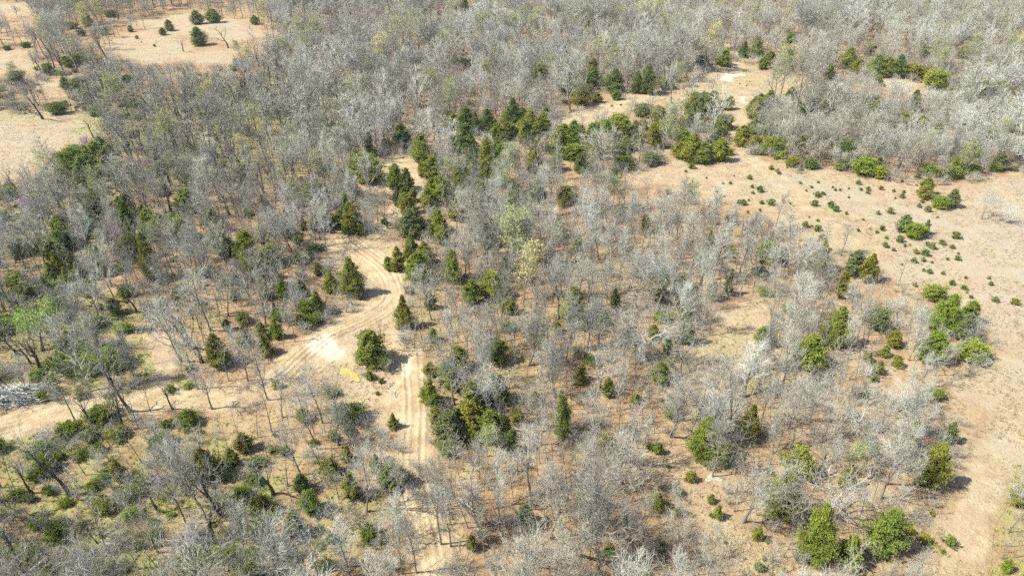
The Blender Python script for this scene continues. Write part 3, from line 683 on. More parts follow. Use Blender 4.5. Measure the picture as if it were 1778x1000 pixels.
# ---- cedars read off the photograph: crop origin, then (x of trunk, y of lowest foliage, height, width, tone) in crop pixels at 2.942 to 1
K = 2.942
CEDARS = {
 (0, 0): [(560,92,28,46,'d'),(1005,125,60,51,'g'),(1015,235,80,60,'d'),(830,182,32,29,'d'),(665,162,28,25,'g'),(865,160,48,38,'g'),(365,150,30,40,'m'),(415,185,28,29,'g'),
  (450,135,55,40,'y'),(530,178,32,34,'d'),(335,465,55,40,'d'),(400,470,50,50,'d'),(245,385,45,45,'d'),(345,350,50,40,'m'),(390,335,45,45,'m'),(290,590,50,60,'d'),
  (1090,120,60,50,'m'),(1245,490,65,60,'d'),(505,850,100,80,'m'),(375,880,90,90,'m'),(440,900,80,80,'d'),(130,245,24,42,'d'),(30,258,20,42,'d'),
  (530,800,80,50,'d'),(655,440,40,40,'d'),(1300,130,40,35,'m'),(90,430,50,50,'d'),(400,975,60,70,'m')],
 (440, 0): [(1085,345,60,35,'m'),(1020,665,70,65,'b'),(1085,690,115,80,'d'),(1140,695,95,40,'d'),(1200,690,105,60,'d'),(1250,730,80,50,'m'),(1305,655,70,60,'m'),
  (1310,710,60,50,'b'),(760,755,100,65,'d'),(860,835,125,75,'m'),(910,915,95,70,'m'),(870,910,80,40,'y'),(570,940,115,120,'m'),(525,860,80,45,'d'),(730,975,110,90,'m'),
  (790,985,100,60,'d'),(475,995,75,60,'d'),(290,1000,70,50,'d'),(350,1010,70,60,'d'),(955,1010,90,90,'b'),(1075,800,80,70,'d'),(1110,775,75,35,'b'),(1185,850,110,60,'b'),
  (1180,920,80,60,'d'),(597,800,110,30,'d'),(1245,780,50,35,'m'),(1050,960,80,60,'m'),(835,550,50,35,'m'),(1080,60,50,40,'d')],
 (880, 0): [(165,405,65,55,'m'),(305,495,80,60,'m'),(435,385,70,40,'m'),(440,450,85,75,'d'),(375,545,95,70,'o'),(415,490,40,40,'d'),(462,530,45,40,'o'),(548,480,100,75,'d'),
  (560,520,45,35,'m'),(662,485,95,45,'d'),(715,490,130,60,'d'),(812,465,65,50,'m'),(835,405,60,40,'d'),(525,360,50,35,'m'),(1105,340,75,70,'b'),(1000,340,45,90,'d'),
  (1205,295,70,35,'d'),(1275,285,80,60,'m'),(1310,350,50,40,'m'),(35,665,135,60,'d'),(75,640,70,50,'m'),(25,710,65,45,'b'),(115,690,100,80,'m'),(185,680,85,60,'b'),
  (265,790,120,75,'b'),(345,680,55,45,'m'),(335,760,70,50,'m'),(345,810,60,80,'b'),(145,830,80,60,'o'),(205,790,60,25,'d'),(575,700,90,90,'b'),(520,690,60,60,'b'),
  (440,740,90,60,'m'),(470,700,60,60,'b'),(690,700,80,50,'o'),(775,630,75,70,'m'),(700,600,55,70,'g'),(945,590,100,60,'m'),(1000,600,100,100,'g'),(1055,560,80,50,'m'),
  (1135,560,60,40,'m'),(1120,665,60,60,'g'),(1085,710,50,50,'d'),(800,690,60,60,'b'),(880,720,60,50,'m'),(750,760,100,60,'o'),(940,830,120,80,'b'),(1000,835,90,80,'m'),
  (1085,830,100,70,'b'),(880,810,70,60,'o'),(1270,590,75,60,'d'),(1305,600,80,50,'b'),(1200,755,90,70,'b'),(1270,770,60,50,'o'),(1310,795,45,40,'b'),(1250,680,50,40,'o'),
  (550,790,70,40,'d'),(600,855,50,60,'d'),(740,845,50,80,'g'),(45,990,70,70,'m'),(140,1010,60,60,'m'),(310,1000,50,60,'m'),(370,880,80,50,'d'),(545,900,40,40,'g')],
 (1328, 0): [(130,225,50,40,'m'),(430,355,90,70,'m'),(480,390,70,65,'o'),(575,440,40,40,'d'),(570,400,95,70,'m'),(620,400,90,60,'m'),(680,405,100,60,'d'),(540,285,50,55,'m'),
  (770,410,60,90,'o'),(325,410,70,40,'d'),(870,465,80,80,'b'),(25,330,60,40,'d'),(230,590,110,80,'m'),(320,570,60,50,'o'),(20,560,80,50,'o'),(160,600,70,60,'m'),(85,560,60,45,'m'),
  (985,525,60,65,'m'),(1100,500,70,90,'o'),(1220,490,50,80,'b'),(700,690,90,100,'o'),(780,660,50,60,'o'),(530,560,60,60,'g'),(890,690,50,40,'o'),(510,900,70,110,'b'),(580,915,50,60,'b'),
  (410,860,35,40,'b'),(845,905,50,50,'m'),(960,915,50,60,'m'),(1180,880,35,40,'m'),(820,1000,75,60,'m'),(140,860,40,50,'o'),(235,870,40,45,'d'),(35,795,70,70,'b'),(645,780,50,50,'b'),
  (385,790,60,60,'o'),(210,760,50,70,'m'),(1310,820,70,50,'m'),(1050,895,45,40,'m'),(1155,740,60,60,'m'),(1240,590,60,70,'y'),(1280,690,50,40,'d'),(820,300,50,50,'m'),(1010,300,50,40,'o')],
 (0, 330): [(965,120,100,110,'m'),(1085,225,105,80,'m'),(1150,350,110,85,'d'),(1225,360,70,55,'m'),(1290,470,160,90,'o'),(780,470,165,85,'o'),(740,360,110,70,'m'),(815,280,80,70,'d'),
  (860,185,70,45,'y'),(310,460,120,75,'o'),(270,360,85,90,'m'),(350,510,90,60,'m'),(245,540,80,50,'d'),(310,245,70,80,'m'),(480,240,70,80,'d'),(560,160,100,90,'g'),(650,130,90,80,'g'),
  (80,500,60,100,'m'),(590,645,70,65,'d'),(1240,690,55,65,'m'),(1250,800,90,60,'o'),(1110,900,140,110,'m'),(1160,720,50,40,'d'),(1200,570,60,40,'o'),(320,625,60,40,'m'),(130,560,70,90,'m'),(40,60,50,70,'m'),(100,340,70,80,'d')],
 (440, 330): [(350,110,115,85,'d'),(440,195,75,60,'m'),(475,232,50,60,'d'),(480,25,30,60,'d'),(815,65,60,45,'m'),(735,85,80,45,'g'),(950,70,80,80,'b'),(800,240,120,110,'g'),(832,237,60,60,'o'),
  (945,215,100,90,'m'),(970,280,95,60,'b'),(740,415,110,65,'m'),(790,360,70,50,'o'),(835,475,135,130,'b'),(690,410,60,50,'b'),(510,540,165,100,'m'),(540,552,60,60,'g'),(225,385,65,55,'d'),
  (85,395,85,110,'m'),(10,400,80,50,'m'),(285,360,50,40,'o'),(330,435,55,50,'m'),(395,530,95,65,'b'),(325,640,105,80,'m'),(155,555,80,65,'m'),(65,560,80,60,'m'),(240,540,70,60,'g'),
  (245,700,60,60,'o'),(120,755,85,60,'b'),(60,840,100,80,'m'),(35,760,70,60,'m'),(775,710,140,90,'o'),(905,610,80,60,'g'),(1025,475,140,90,'b'),(1115,590,110,90,'m'),(1220,560,120,130,'b'),
  (1280,410,60,50,'m'),(1295,630,70,70,'b'),(595,905,150,150,'m'),(920,780,60,50,'b'),(1040,940,110,110,'m'),(905,960,60,60,'o'),(990,1000,90,80,'b'),(1250,900,110,100,'m')],
 (880, 330): [(710,225,85,40,'m'),(1035,290,70,40,'b'),(20,640,80,50,'b'),(340,695,165,110,'b'),(555,610,85,50,'d'),(490,690,60,70,'m'),(255,740,50,50,'m'),(770,575,60,50,'d'),
  (1045,565,80,65,'o'),(1130,540,100,45,'g'),(910,790,120,70,'g'),(820,840,70,40,'d'),(780,990,90,90,'m'),(745,760,60,60,'m'),(610,715,50,40,'b'),(1300,800,90,80,'b'),(1310,380,100,80,'b'),
  (370,990,80,60,'o'),(590,130,50,60,'m'),(290,70,80,80,'m'),(270,240,80,60,'d'),(900,520,80,80,'g'),(1150,330,40,40,'b'),(50,110,80,70,'d')],
 (1328, 330): [(40,390,110,90,'b'),(275,415,130,90,'m'),(525,470,120,80,'o'),(450,440,110,90,'g'),(390,550,110,60,'o'),(870,565,60,100,'m'),(920,740,165,130,'b'),(1030,690,100,90,'m'),
  (850,890,140,130,'b'),(1065,885,80,170,'b'),(355,805,170,120,'m'),(230,920,150,150,'b'),(20,790,85,70,'b'),(660,800,70,75,'o'),(610,850,50,50,'m'),(575,935,60,50,'o'),(675,905,50,50,'m'),
  (530,880,45,45,'o'),(820,52,60,60,'o'),(895,100,50,70,'b'),(955,95,80,60,'g'),(715,220,75,70,'g'),(765,252,60,80,'b'),(815,232,65,40,'g'),(580,710,80,110,'g'),(1010,770,110,100,'g')],
 (0, 660): [(1055,520,145,135,'o'),(1185,440,75,70,'m'),(1250,370,80,80,'o'),(1310,700,90,60,'b'),(610,510,90,60,'o'),(960,230,70,80,'m')],
 (440, 660): [(895,140,110,85,'b'),(1110,205,150,120,'m'),(1165,260,80,60,'b'),(1215,330,130,120,'m'),(1230,120,120,100,'m'),(1000,340,150,140,'g'),(250,590,95,100,'d'),(300,695,110,110,'m'),
  (255,215,60,80,'b'),(480,225,70,130,'m'),(395,510,80,90,'b'),(480,430,70,60,'m'),(500,620,130,110,'m'),(710,570,130,150,'g'),(625,490,80,60,'b'),(715,260,70,50,'m'),(40,700,100,110,'o'),
  (215,810,120,110,'g'),(590,800,60,70,'d'),(400,840,60,60,'b'),(1120,880,80,60,'o'),(120,45,40,50,'o'),(1270,140,100,60,'d')],
 (880, 660): [(290,310,185,90,'m'),(140,115,45,40,'b'),(60,245,80,60,'b'),(505,375,80,85,'o'),(1000,415,190,130,'b'),(1100,432,100,100,'b'),(1235,290,140,100,'o'),(765,670,90,90,'b'),
  (875,695,70,50,'y'),(775,380,50,45,'m'),(940,520,45,50,'o'),(1040,630,45,45,'o'),(1080,710,70,50,'b'),(1275,820,70,50,'b'),(95,770,110,120,'g'),(655,120,40,50,'b'),(785,870,50,60,'b'),
  (605,760,60,60,'o'),(515,90,80,60,'m'),(20,380,100,60,'d'),(365,30,50,60,'o')],
 (1328, 660): [(165,500,130,140,'m'),(75,720,230,170,'b'),(240,955,290,170,'b'),(420,965,160,140,'b'),(600,900,220,190,'m'),(720,390,150,105,'y'),(830,555,190,120,'b'),(870,395,60,60,'m'),
  (935,325,90,60,'g'),(420,560,120,80,'y'),(1290,640,120,90,'o'),(1235,985,60,60,'b')],
}
SAPLINGS = {
 (1328, 330): [(30,80),(90,60),(128,75),(250,85),(265,38),(415,125),(500,155),(225,145),(270,165),(205,190),(240,190),(265,210),(475,210),(537,200),(597,205),(570,220),(620,250),(685,265),(715,290),
  (740,285),(612,292),(655,312),(770,325),(813,335),(850,375),(830,285),(900,280),(850,300),(880,145),(830,112),(785,90),(710,15),(665,45),(700,40),(640,120),(575,125),(335,90),(360,110),(425,45),
  (985,330),(955,300),(980,360),(930,360),(760,370),(805,365),(697,385),(810,415),(838,425),(905,432),(765,490),(1025,455),(950,485),(1010,510),(1030,530),(1050,555),(1138,460),(1148,492),(1172,575),
  (1273,590),(975,250),(300,30),(210,12),(355,8),(525,20),(490,5),(330,215),(290,250),(275,260),(555,975),(800,66),(500,1005)],
 (880, 0): [(910,880),(940,862),(1160,905),(1240,920),(1140,945),(1050,840),(1100,945),(1020,915),(535,550),(580,545),(1240,415),(1190,425),(1225,435),(1145,800),(1250,965),(1290,985)],
 (880, 330): [(1255,25),(1235,60),(1185,75),(1290,110),(1070,15),(1300,75),(1110,40),(1205,80),(1230,120)],
 (1328, 0): [(180,945),(235,965),(345,965),(425,970),(525,975),(590,970),(655,980),(710,985),(110,865),(60,890),(30,875),(70,900),(380,980),(290,1000),(655,465),(270,940),(475,945),(700,930),(780,912)],
 (1328, 660): [(850,690),(740,745),(735,785),(810,830),(940,845),(905,885),(95,975),(10,825),(20,480),(510,25),(510,78)],
 (880, 660): [(730,352),(1045,695),(1115,830),(1290,965),(825,445),(1310,915),(640,260),(880,580)],
 (440, 330): [(597,965),(650,985)], (440, 660): [(635,75),(655,12)], (0, 0): [(570,210),(630,195),(700,200),(720,220),(790,240)], (0, 330): [(520,622),(830,590)],
}
TONE = {'m': 'cedar', 'b': 'cedar_bright', 'd': 'cedar_dark', 'o': 'cedar_olive', 'y': 'cedar_olive', 'g': 'cedar_grey'}
TONE_WORD = {'m': 'green', 'b': 'bright green', 'd': 'dark green', 'o': 'olive', 'y': 'yellowish', 'g': 'grey-green'}
FORM_WORD = {'tall': 'narrow', 'cone': 'conical', 'oval': 'oval', 'round': 'low broad'}
rc = np.random.default_rng(7)
CED = []                                                 # px centre, half sizes, base y for keeping the view of each cedar open
OCC = []                                                 # taken spots (x, y, r)
for (ox, oy), rows in CEDARS.items():
    for (cx, cy, ch, cw, tone) in rows:
        px, pb, pt, wpx = ox + cx / K, oy + cy / K, oy + (cy - ch) / K, cw / K * (1.32 if oy + cy / K < 330 else 1.05 if oy + cy / K < 850 else .92)
        s = ppm(pb); w = wpx / s
        gx, gy = at(px, pb)
        gy += .42 * w * .5 / max(.35, 1)                 # the lowest foliage seen is the near skirt
        h = max(1.2, height_of(proj(gx, gy)[1], pt) * (1.3 if pb < 850 else 1.12))
        asp = h / w
        want = 'tall' if asp > 2.4 else 'cone' if asp > 1.7 else 'oval' if asp > .95 else 'round'
        mt = TONE[tone]; key = want + '_' + mt
        if h > 5.6 and want in ('cone', 'oval', 'tall'): key = 'big_' + mt
        while key not in KINDS:
            want = {'tall': 'cone', 'cone': 'oval', 'oval': 'round', 'round': 'cone'}[want]; key = want + '_' + mt
        kind = KINDS[key][rc.integers(len(KINDS[key]))]
        plant('cedar_tree', kind, gx, gy, h, w, rc.uniform(0, 6.28), 'cedar', (rc.normal() * .03, rc.normal() * .03),
              '%s %s' % (FORM_WORD[want], TONE_WORD[tone]), group='cedars scattered through the woods')
        CED.append((px, (pb + pt) / 2, wpx / 2, (pb - pt) / 2, pb)); OCC.append((gx, gy, w * .45))
for (ox, oy), rows in SAPLINGS.items():
    for (cx, cy) in rows:
        px, pb = ox + cx / K + rc.normal() * .4, oy + cy / K
        gx, gy = at(px, pb); sc = .5 + 1.15 * rc.random() ** 1.6
        key = 'sapling_' + ('cedar_olive', 'cedar_grey', 'cedar_dark', 'cedar_dark')[rc.integers(4)]
        kind = KINDS[key][rc.integers(len(KINDS[key]))]
        plant('cedar_sapling', kind, gx, gy, 0.68 * sc, 0.66 * sc, rc.uniform(0, 6.28), 'sapling', look='small knee-high' if sc < 1.05 else 'waist-high bushy',
              group='cedar seedlings dotted over the open ground')
        OCC.append((gx, gy, .5))
# ---- leafy green shrubs (px x, px y of the foot, height px, width px, tone)
for px, pb, hp, wp, t in [(118,640,26,60,'leaf_green'),(160,645,32,52,'bud_green'),(185,640,36,40,'bud_green'),(90,642,16,34,'leaf_green'),(205,640,26,40,'leaf_green'),(75,820,44,54,'leaf_green'),
  (58,835,26,40,'leaf_green'),(170,733,28,50,'leaf_green'),(90,948,40,60,'leaf_green'),(130,985,34,70,'leaf_green'),(176,895,32,54,'leaf_green'),(275,780,26,40,'leaf_green'),(135,797,22,40,'leaf_green'),
  (25,866,24,36,'leaf_green'),(200,762,22,34,'leaf_green'),(325,735,24,28,'leaf_green'),(20,980,34,60,'leaf_green'),(225,905,30,44,'bud_green'),(60,920,26,40,'leaf_green'),(255,410,22,20,'bud_green'),
  (597,200,18,16,'bud_green'),(830,91,13,14,'leaf_green'),(568,218,20,17,'leaf_green'),(385,215,14,26,'leaf_green'),(355,205,16,30,'leaf_green'),(735,22,12,8,'bud_green'),(5,345,14,40,'bud_green'),
  (180,268,20,30,'leaf_green'),(270,260,18,26,'leaf_green'),(300,300,18,28,'leaf_green'),(225,185,12,30,'leaf_green'),(1057,965,16,18,'bud_green'),(575,690,18,22,'bud_green'),(205,1000,22,50,'leaf_green'),
  (320,975,20,34,'leaf_green'),(240,955,20,30,'leaf_green'),(160,850,22,36,'leaf_green'),(110,880,18,34,'leaf_green'),(15,575,24,40,'bud_green'),(110,610,20,30,'leaf_green'),(215,580,14,26,'leaf_green'),
  (1030,635,12,30,'bud_green'),(1150,560,16,26,'bud_green'),(1400,545,10,14,'bud_green'),(495,790,14,18,'leaf_green'),(465,905,20,30,'bud_green'),(640,945,22,30,'leaf_green')]:
    gx, gy = at(px, pb); s = ppm(pb); w = wp / s * 1.1; gy += w * .2
    h = max(.6, hp / s / CP * .68); w *= .88
    if pb > 780 and px < 360: h *= .8; w *= .6
    kk = KINDS['shrub_' + t]
    plant('leafy_shrub', kk[rc.integers(len(kk))], gx, gy, h, w, rc.uniform(0, 6.28), 'shrub', look='bright green leafy' if t == 'leaf_green' else 'yellow-green leafy', group='green shrubs of the understorey')
    OCC.append((gx, gy, w * .35))

# ---- landmark bare trees: trunk foot px, top px, width px, kind, variant
HAND = [
 (73,650,560,74,'gnarled',1),(143,556,480,52,'pale',0),(350,628,515,88,'gnarled',2),(335,502,384,50,'slender',1),(353,505,374,52,'slender',3),(54,852,766,52,'gnarled',0),(120,857,706,74,'gnarled',0),
 (167,742,672,62,'gnarled',3),(214,745,655,66,'gnarled',1),(44,999,884,60,'gnarled',1),(275,959,848,78,'oak',0),(173,945,880,46,'gnarled',3),(300,709,640,42,'gnarled',0),(102,922,876,34,'gnarled',2),
 (766,949,800,56,'slender',0),(783,952,835,50,'upright',0),(523,828,736,54,'upright',1),(833,842,762,52,'oak',1),(698,999,905,44,'slender',2),(724,999,892,44,'slender',4),(610,1004,922,64,'upright',2),
 (1290,905,806,88,'oak',2),(1045,983,806,84,'upright',3),(1084,998,876,62,'upright',0),(938,775,695,56,'pale',1),(1440,898,806,156,'pale',0),(1430,801,725,86,'oak',0),(1488,758,686,88,'pale',1),
 (1528,866,756,82,'oak',1),(1116,626,512,116,'pale',1),(1062,476,386,58,'slender',0),(1147,461,390,52,'slender',1),(1174,468,410,46,'upright',1),(1040,676,592,80,'pale',0),(1005,512,440,52,'upright',2),
 (917,636,528,58,'upright',3),(955,645,585,44,'slender',2),(1187,532,484,44,'oak',0),(1216,517,432,56,'upright',0),(635,415,350,34,'slender',3),(656,391,328,44,'slender',4),(523,395,335,36,'upright',1),
 (538,396,345,34,'slender',0),(664,594,546,22,'gnarled',2),(831,632,535,56,'pale',0),(644,226,158,84,'oak',2),(729,84,26,48,'oak',0),(641,79,32,40,'oak',1),(542,164,94,58,'gnarled',1),(491,232,165,44,'gnarled',2),
 (910,170,118,32,'upright',0),(1312,176,146,14,'slender',1),(1217,256,208,62,'pale',1),(1703,382,332,48,'oak',1),(1740,387,356,44,'brush',2),(1384,482,400,94,'pale',0),(158,177,120,56,'gnarled',1),
 (75,208,140,44,'gnarled',0),(68,186,130,36,'gnarled',3),(228,264,188,62,'gnarled',0),(262,247,190,56,'gnarled',3),(248,255,196,50,'gnarled',0),(328,254,196,58,'gnarled',1),(377,308,240,56,'gnarled',1),
 (428,186,94,60,'gnarled',1),(396,83,42,46,'gnarled',2),(318,89,66,28,'gnarled',1),(52,326,282,44,'gnarled',0),(30,330,288,38,'gnarled',3),(850,705,620,54,'pale',1),(1585,720,650,60,'oak',0),
 (1560,780,700,64,'oak',2),(1690,600,545,40,'brush',1),(1240,690,610,60,'oak',2),(1290,690,600,62,'upright',3),(1345,690,610,64,'oak',0),(40,560,500,60,'gnarled',1),(450,120,62,42,'gnarled',2),
 (720,205,160,40,'oak',1),(600,175,130,44,'oak',0),(985,70,30,34,'oak',2),(1100,110,72,40,'gnarled',1),(1160,50,8,36,'gnarled',1),(100,560,505,44,'gnarled',2),(430,660,560,46,'upright',2),(560,735,640,60,'slender',1),
 (590,725,650,50,'upright',1),(535,720,635,48,'slender',4),(1400,470,415,50,'oak',1),(355,340,290,40,'gnarled',3),
]
BUDS = [(893,470,362,62,'bud',0),(910,520,425,50,'bud_yellow',0),(880,455,360,50,'bud',1),(75,610,532,100,'bud_green',0),(1670,42,2,44,'bud_yellow',0),(1700,48,6,40,'bud_yellow',0),(1572,70,48,22,'bud_yellow',0),
 (1475,62,30,34,'bud_yellow',0),(1440,45,12,36,'bud_yellow',0),(1480,40,18,28,'bud_yellow',0),(1640,78,52,20,'bud_yellow',0),(1170,80,40,40,'bud_yellow',0),(1165,110,70,34,'bud',0),(890,80,22,34,'bud',1),
 (955,65,32,30,'bud',0),(460,50,2,24,'bud_yellow',0),(530,70,28,38,'bud',1),(715,75,38,26,'bud',0),(880,60,15,26,'bud',1),(600,215,165,26,'bud',0),(525,285,232,40,'bud',1),(960,140,92,30,'bud',0),
 (1235,60,28,26,'bud',1),(1560,35,5,40,'bud',0),(110,60,20,34,'bud',1),(150,55,24,24,'bud',0),(1675,305,248,36,'bud',0),(1640,110,84,30,'bud',1),(1250,95,70,26,'bud',0),(670,135,108,24,'bud',1),
 (30,150,108,24,'bud',0),(480,190,160,24,'bud',1),(415,100,70,20,'bud',0),(845,795,740,50,'bud',1),(1150,520,470,34,'bud',0),(270,440,390,20,'bud_green',0),(1480,830,775,40,'bud',0)]
REDBUDS = [(48,366,16,22),(34,546,14,20),(207,430,26,24),(763,32,10,10),(1095,55,8,14),(690,150,0,0),(1765,155,14,28),(280,838,14,20),(395,270,10,16),(150,255,12,14),(258,292,10,14),(95,280,12,14),(1090,152,8,8),(515,210,8,16)]
rb = np.random.default_rng(11)
BARE = []                                                # rows: x, y, h, w, key, variant, rot, tiltx, tilty, hand?
def hand(px, pb, pt, wp, key, v, cat='tree'):
    gx, gy = at(px, pb); s = ppm(pb)
    h = height_of(pb, pt); w = wp / s
    if key == 'brush': h = max(h, 1.5)
    BARE.append((gx, gy, h, w, key, v, rb.uniform(-.6, .6) if key == 'gnarled' else rb.uniform(0, 6.28), 0, 0, True))
    OCC.append((gx, gy, max(.6, w * .3)))
for r in HAND: hand(*r)
for r in BUDS: hand(*r)
for px, pb, hp, wp in REDBUDS:
    if not wp: continue
    gx, gy = at(px, pb); s = ppm(pb)
    plant('redbud_tree', KINDS['redbud'][0], gx, gy, hp / s / CP * 1.5, wp / s * 1.2, rb.uniform(0, 6), 'redbud', look='pink flowering', group='redbuds in bloom')

# ---- the rest of the bare wood: spots chosen on the ground, kept off the open ground and out of the cedars' way
cell = {}
def taken(x, y, r):
    i, j = int(x // 4), int(y // 4)
    for a in (i - 1, i, i + 1):
        for b in (j - 1, j, j + 1):
            for (qx, qy, qr) in cell.get((a, b), ()):
                d = max(qr, r)
                if (qx - x) ** 2 + (qy - y) ** 2 < d * d: return True
    return False
def take(x, y, r): cell.setdefault((int(x // 4), int(y // 4)), []).append((x, y, r))
for o in OCC: take(*o)
NC = 90000
cy_ = 30 + 420 * rb.random(NC) ** .75
cx_ = (rb.random(NC) * 2 - 1) * (45 + cy_ * .80)
bpx, bpy_ = proj(cx_, cy_, 0)
hh = rb.uniform(6.0, 10.8, NC) * (1 - .12 * (bpx > 1300) * (bpy_ > 300)) * np.where(bpy_ < 260, rb.uniform(.8, 1.25, NC) * (.72 + .6 * vnoise(cx_, cy_, 24, 91)), 1)
ww = hh * rb.uniform(.36, .58, NC)
def in_open(px, py, m=0.0):
    r = np.zeros(px.shape, bool)
    for q in OPEN_PX: r |= sdist_near(q, px, py, 6) > m
    return r
onground = in_open(bpx, bpy_, -2)
cover = np.zeros(NC, int)
sc_ = FOCAL_PX / (cy_ * CP + CAM_H * SP)
for f, sd in ((.4, 0), (.55, 0), (.7, 0), (.9, 0), (1.0, 0), (.6, -.38), (.6, .38), (.75, -.25), (.75, .25)):
    qx, qy = proj(cx_, cy_, hh * f); cover += in_open(qx + sd * ww * sc_, qy, 3)
mx, my = proj(cx_, cy_, hh * .6)
hide = np.zeros(NC, bool)
for (px, py, hw, hv, pb) in CED:
    hide |= (np.abs(mx - px) < hw + ww * sc_ * .30) & (np.abs(my - py) < hv + hh * sc_ * CP * .30) & (bpy_ > pb - 2)
for r in HAND[:40] + BUDS[:4]:
    hide |= (np.abs(mx - r[0]) < r[3] * .32) & (np.abs(my - (r[1] + r[2]) / 2) < (r[1] - r[2]) * .5) & (bpy_ > r[1])
SPARSE_PX = [([(0,500),(330,520),(330,690),(0,700)], .72), ([(0,750),(420,720),(430,1000),(0,1000)], .62), ([(400,600),(760,600),(760,1000),(400,1000)], .35), ([(640,640),(720,640),(720,800),(600,780)], .8),
 ([(180,190),(500,150),(560,280),(150,300)], .35), ([(1180,590),(1400,600),(1400,700),(1200,660)], .45), ([(1440,620),(1660,640),(1660,760),(1480,740)], .5), ([(1120,740),(1330,900),(1330,1000),(1100,840)], .6),
 ([(0,40),(480,0),(500,120),(300,180),(0,300)], .85), ([(150,180),(560,150),(560,330),(300,340),(60,330)], .6), ([(820,560),(930,560),(930,800),(820,800)], .4), ([(560,540),(760,480),(830,600),(700,640)], .6), ([(640,250),(860,250),(860,420),(660,420)], .45)]
SPARSE_PX.append(([(0,300),(560,260),(640,330),(560,560),(0,520)], .35))
thin = np.zeros(NC)
for q, a in SPARSE_PX: thin = np.maximum(thin, a * (sdist(q, bpx, bpy_) > 0))
u1, u2, u3, u4 = rb.random((4, NC))
clump = vnoise(cx_, cy_, 11.0, 40)
keep = ~onground & ~((cover > 0) & (u1 < .965)) & ~(hide & (u2 < np.where(bpy_ < 340, .95, .84))) & (u3 > thin * .85) & (clump + .35 * u4 > .31)
space = np.where(bpy_ < 250, 3.0, np.where((bpx > 760) & (bpx < 1600), 2.05, 2.3))
mixes = [('slender', .32), ('upright', .30), ('pole', .22), ('oak', .16)]
keys = [m[0] for m in mixes]; cum = np.cumsum([m[1] for m in mixes])
darkside = (bpx < 520) & (bpy_ > 100)
for i in np.nonzero(keep)[0]:
    x, y = cx_[i], cy_[i]
    if taken(x, y, space[i]): continue
    take(x, y, space[i])
    k = keys[int(np.searchsorted(cum, rb.random()))]
    if darkside[i] and rb.random() < (.6 if bpy_[i] < 340 else .3): k = 'gnarled'
    h, w = hh[i], ww[i]
    if k == 'oak': w *= 1.35; h *= .92
    if k == 'pole': h *= .75; w *= .6
    if k == 'upright': w *= .95
    if k == 'gnarled': w *= 1.3; h *= .9
    if y > 190 and k == 'slender' and rb.random() < .6: k = 'oak'; w *= 1.45
    if y > 190 and rb.random() < .07: k = 'gnarled'
    if y > 110 and rb.random() < (.065 if y > 215 else .04): k = 'bud' if rb.random() < .8 else 'bud_yellow'
    if y > 135 and k not in ('gnarled', 'bud', 'bud_yellow'): k = 'far_oak' if k == 'oak' else 'far_slender'
    BARE.append((x, y, h, w, k, int(rb.integers(len(KINDS[k]))), rb.uniform(-.7, .7) if k == 'gnarled' else rb.uniform(0, 6.28), rb.normal() * .04, rb.normal() * .04, False))
# the grove beyond the meadow and the cedar belts, grown thick
GROVE = [(1300,190),(1480,172),(1600,187),(1750,190),(1800,200),(1790,294),(1735,300),(1650,308),(1520,306),(1400,292),(1310,262)]
gpx, gpy = rb.uniform(1295, 1800, 4000), rb.uniform(170, 310, 4000)
gx_, gy_ = at(gpx, gpy); gh = rb.uniform(4.2, 7.2, 4000)
gok = (sdist(GROVE, gpx, gpy) > 0) & ~in_open(*proj(gx_, gy_, gh * 1.05), 0)
for x, y, h in zip(gx_[gok], gy_[gok], gh[gok]):
    if taken(x, y, 2.3): continue
    take(x, y, 2.3); k = 'far_oak' if rb.random() < .6 else 'far_slender'
    BARE.append((x, y, h, h * (.85 if k == 'far_oak' else .55), k, int(rb.integers(len(KINDS[k]))), rb.uniform(0, 6.28), 0, 0, False))
BELTS = [([(755,222),(900,200),(1000,232),(1120,208),(1255,202),(1262,268),(1130,268),(1000,305),(880,300),(740,285)], 66), (GROVE, 70),
         ([(700,330),(800,300),(960,330),(940,420),(860,450),(700,470)], 32), ([(500,330),(620,300),(620,400),(500,470),(380,480)], 26), ([(140,290),(230,270),(330,420),(120,520),(20,450),(60,370)], 45),
         ([(740,620),(890,600),(900,790),(760,770)], 9)]
usable = sorted({(k, v) for k in KINDS for v in range(len(KINDS[k])) if k.split('_')[0] in ('cone', 'oval') and not (k.endswith('olive') and v) and any(KINDS[k][v].parts[1][1] == o.data for o in bpy.data.objects)})
for q, n in BELTS:
    a = np.array(q); got = 0
    qx, qy = rb.uniform(a[:, 0].min(), a[:, 0].max(), n * 20), rb.uniform(a[:, 1].min(), a[:, 1].max(), n * 20)
    qok = (sdist(q, qx, qy) > 0) & ~in_open(qx, qy, -4)
    for px, py in zip(qx[qok], qy[qok]):
        if got >= n: break
        x, y = at(px, py)
        if taken(x, y, 1.2): continue
        take(x, y, 1.2); got += 1; h = rb.uniform(3.6, 5.8) if q is GROVE else rb.uniform(2.2, 5.0); k, v = usable[int(rb.integers(len(usable)))]
        BARE.append((x, y, h, h * rb.uniform(.5, .8), k, v, rb.uniform(0, 6.28), 0, 0, False))
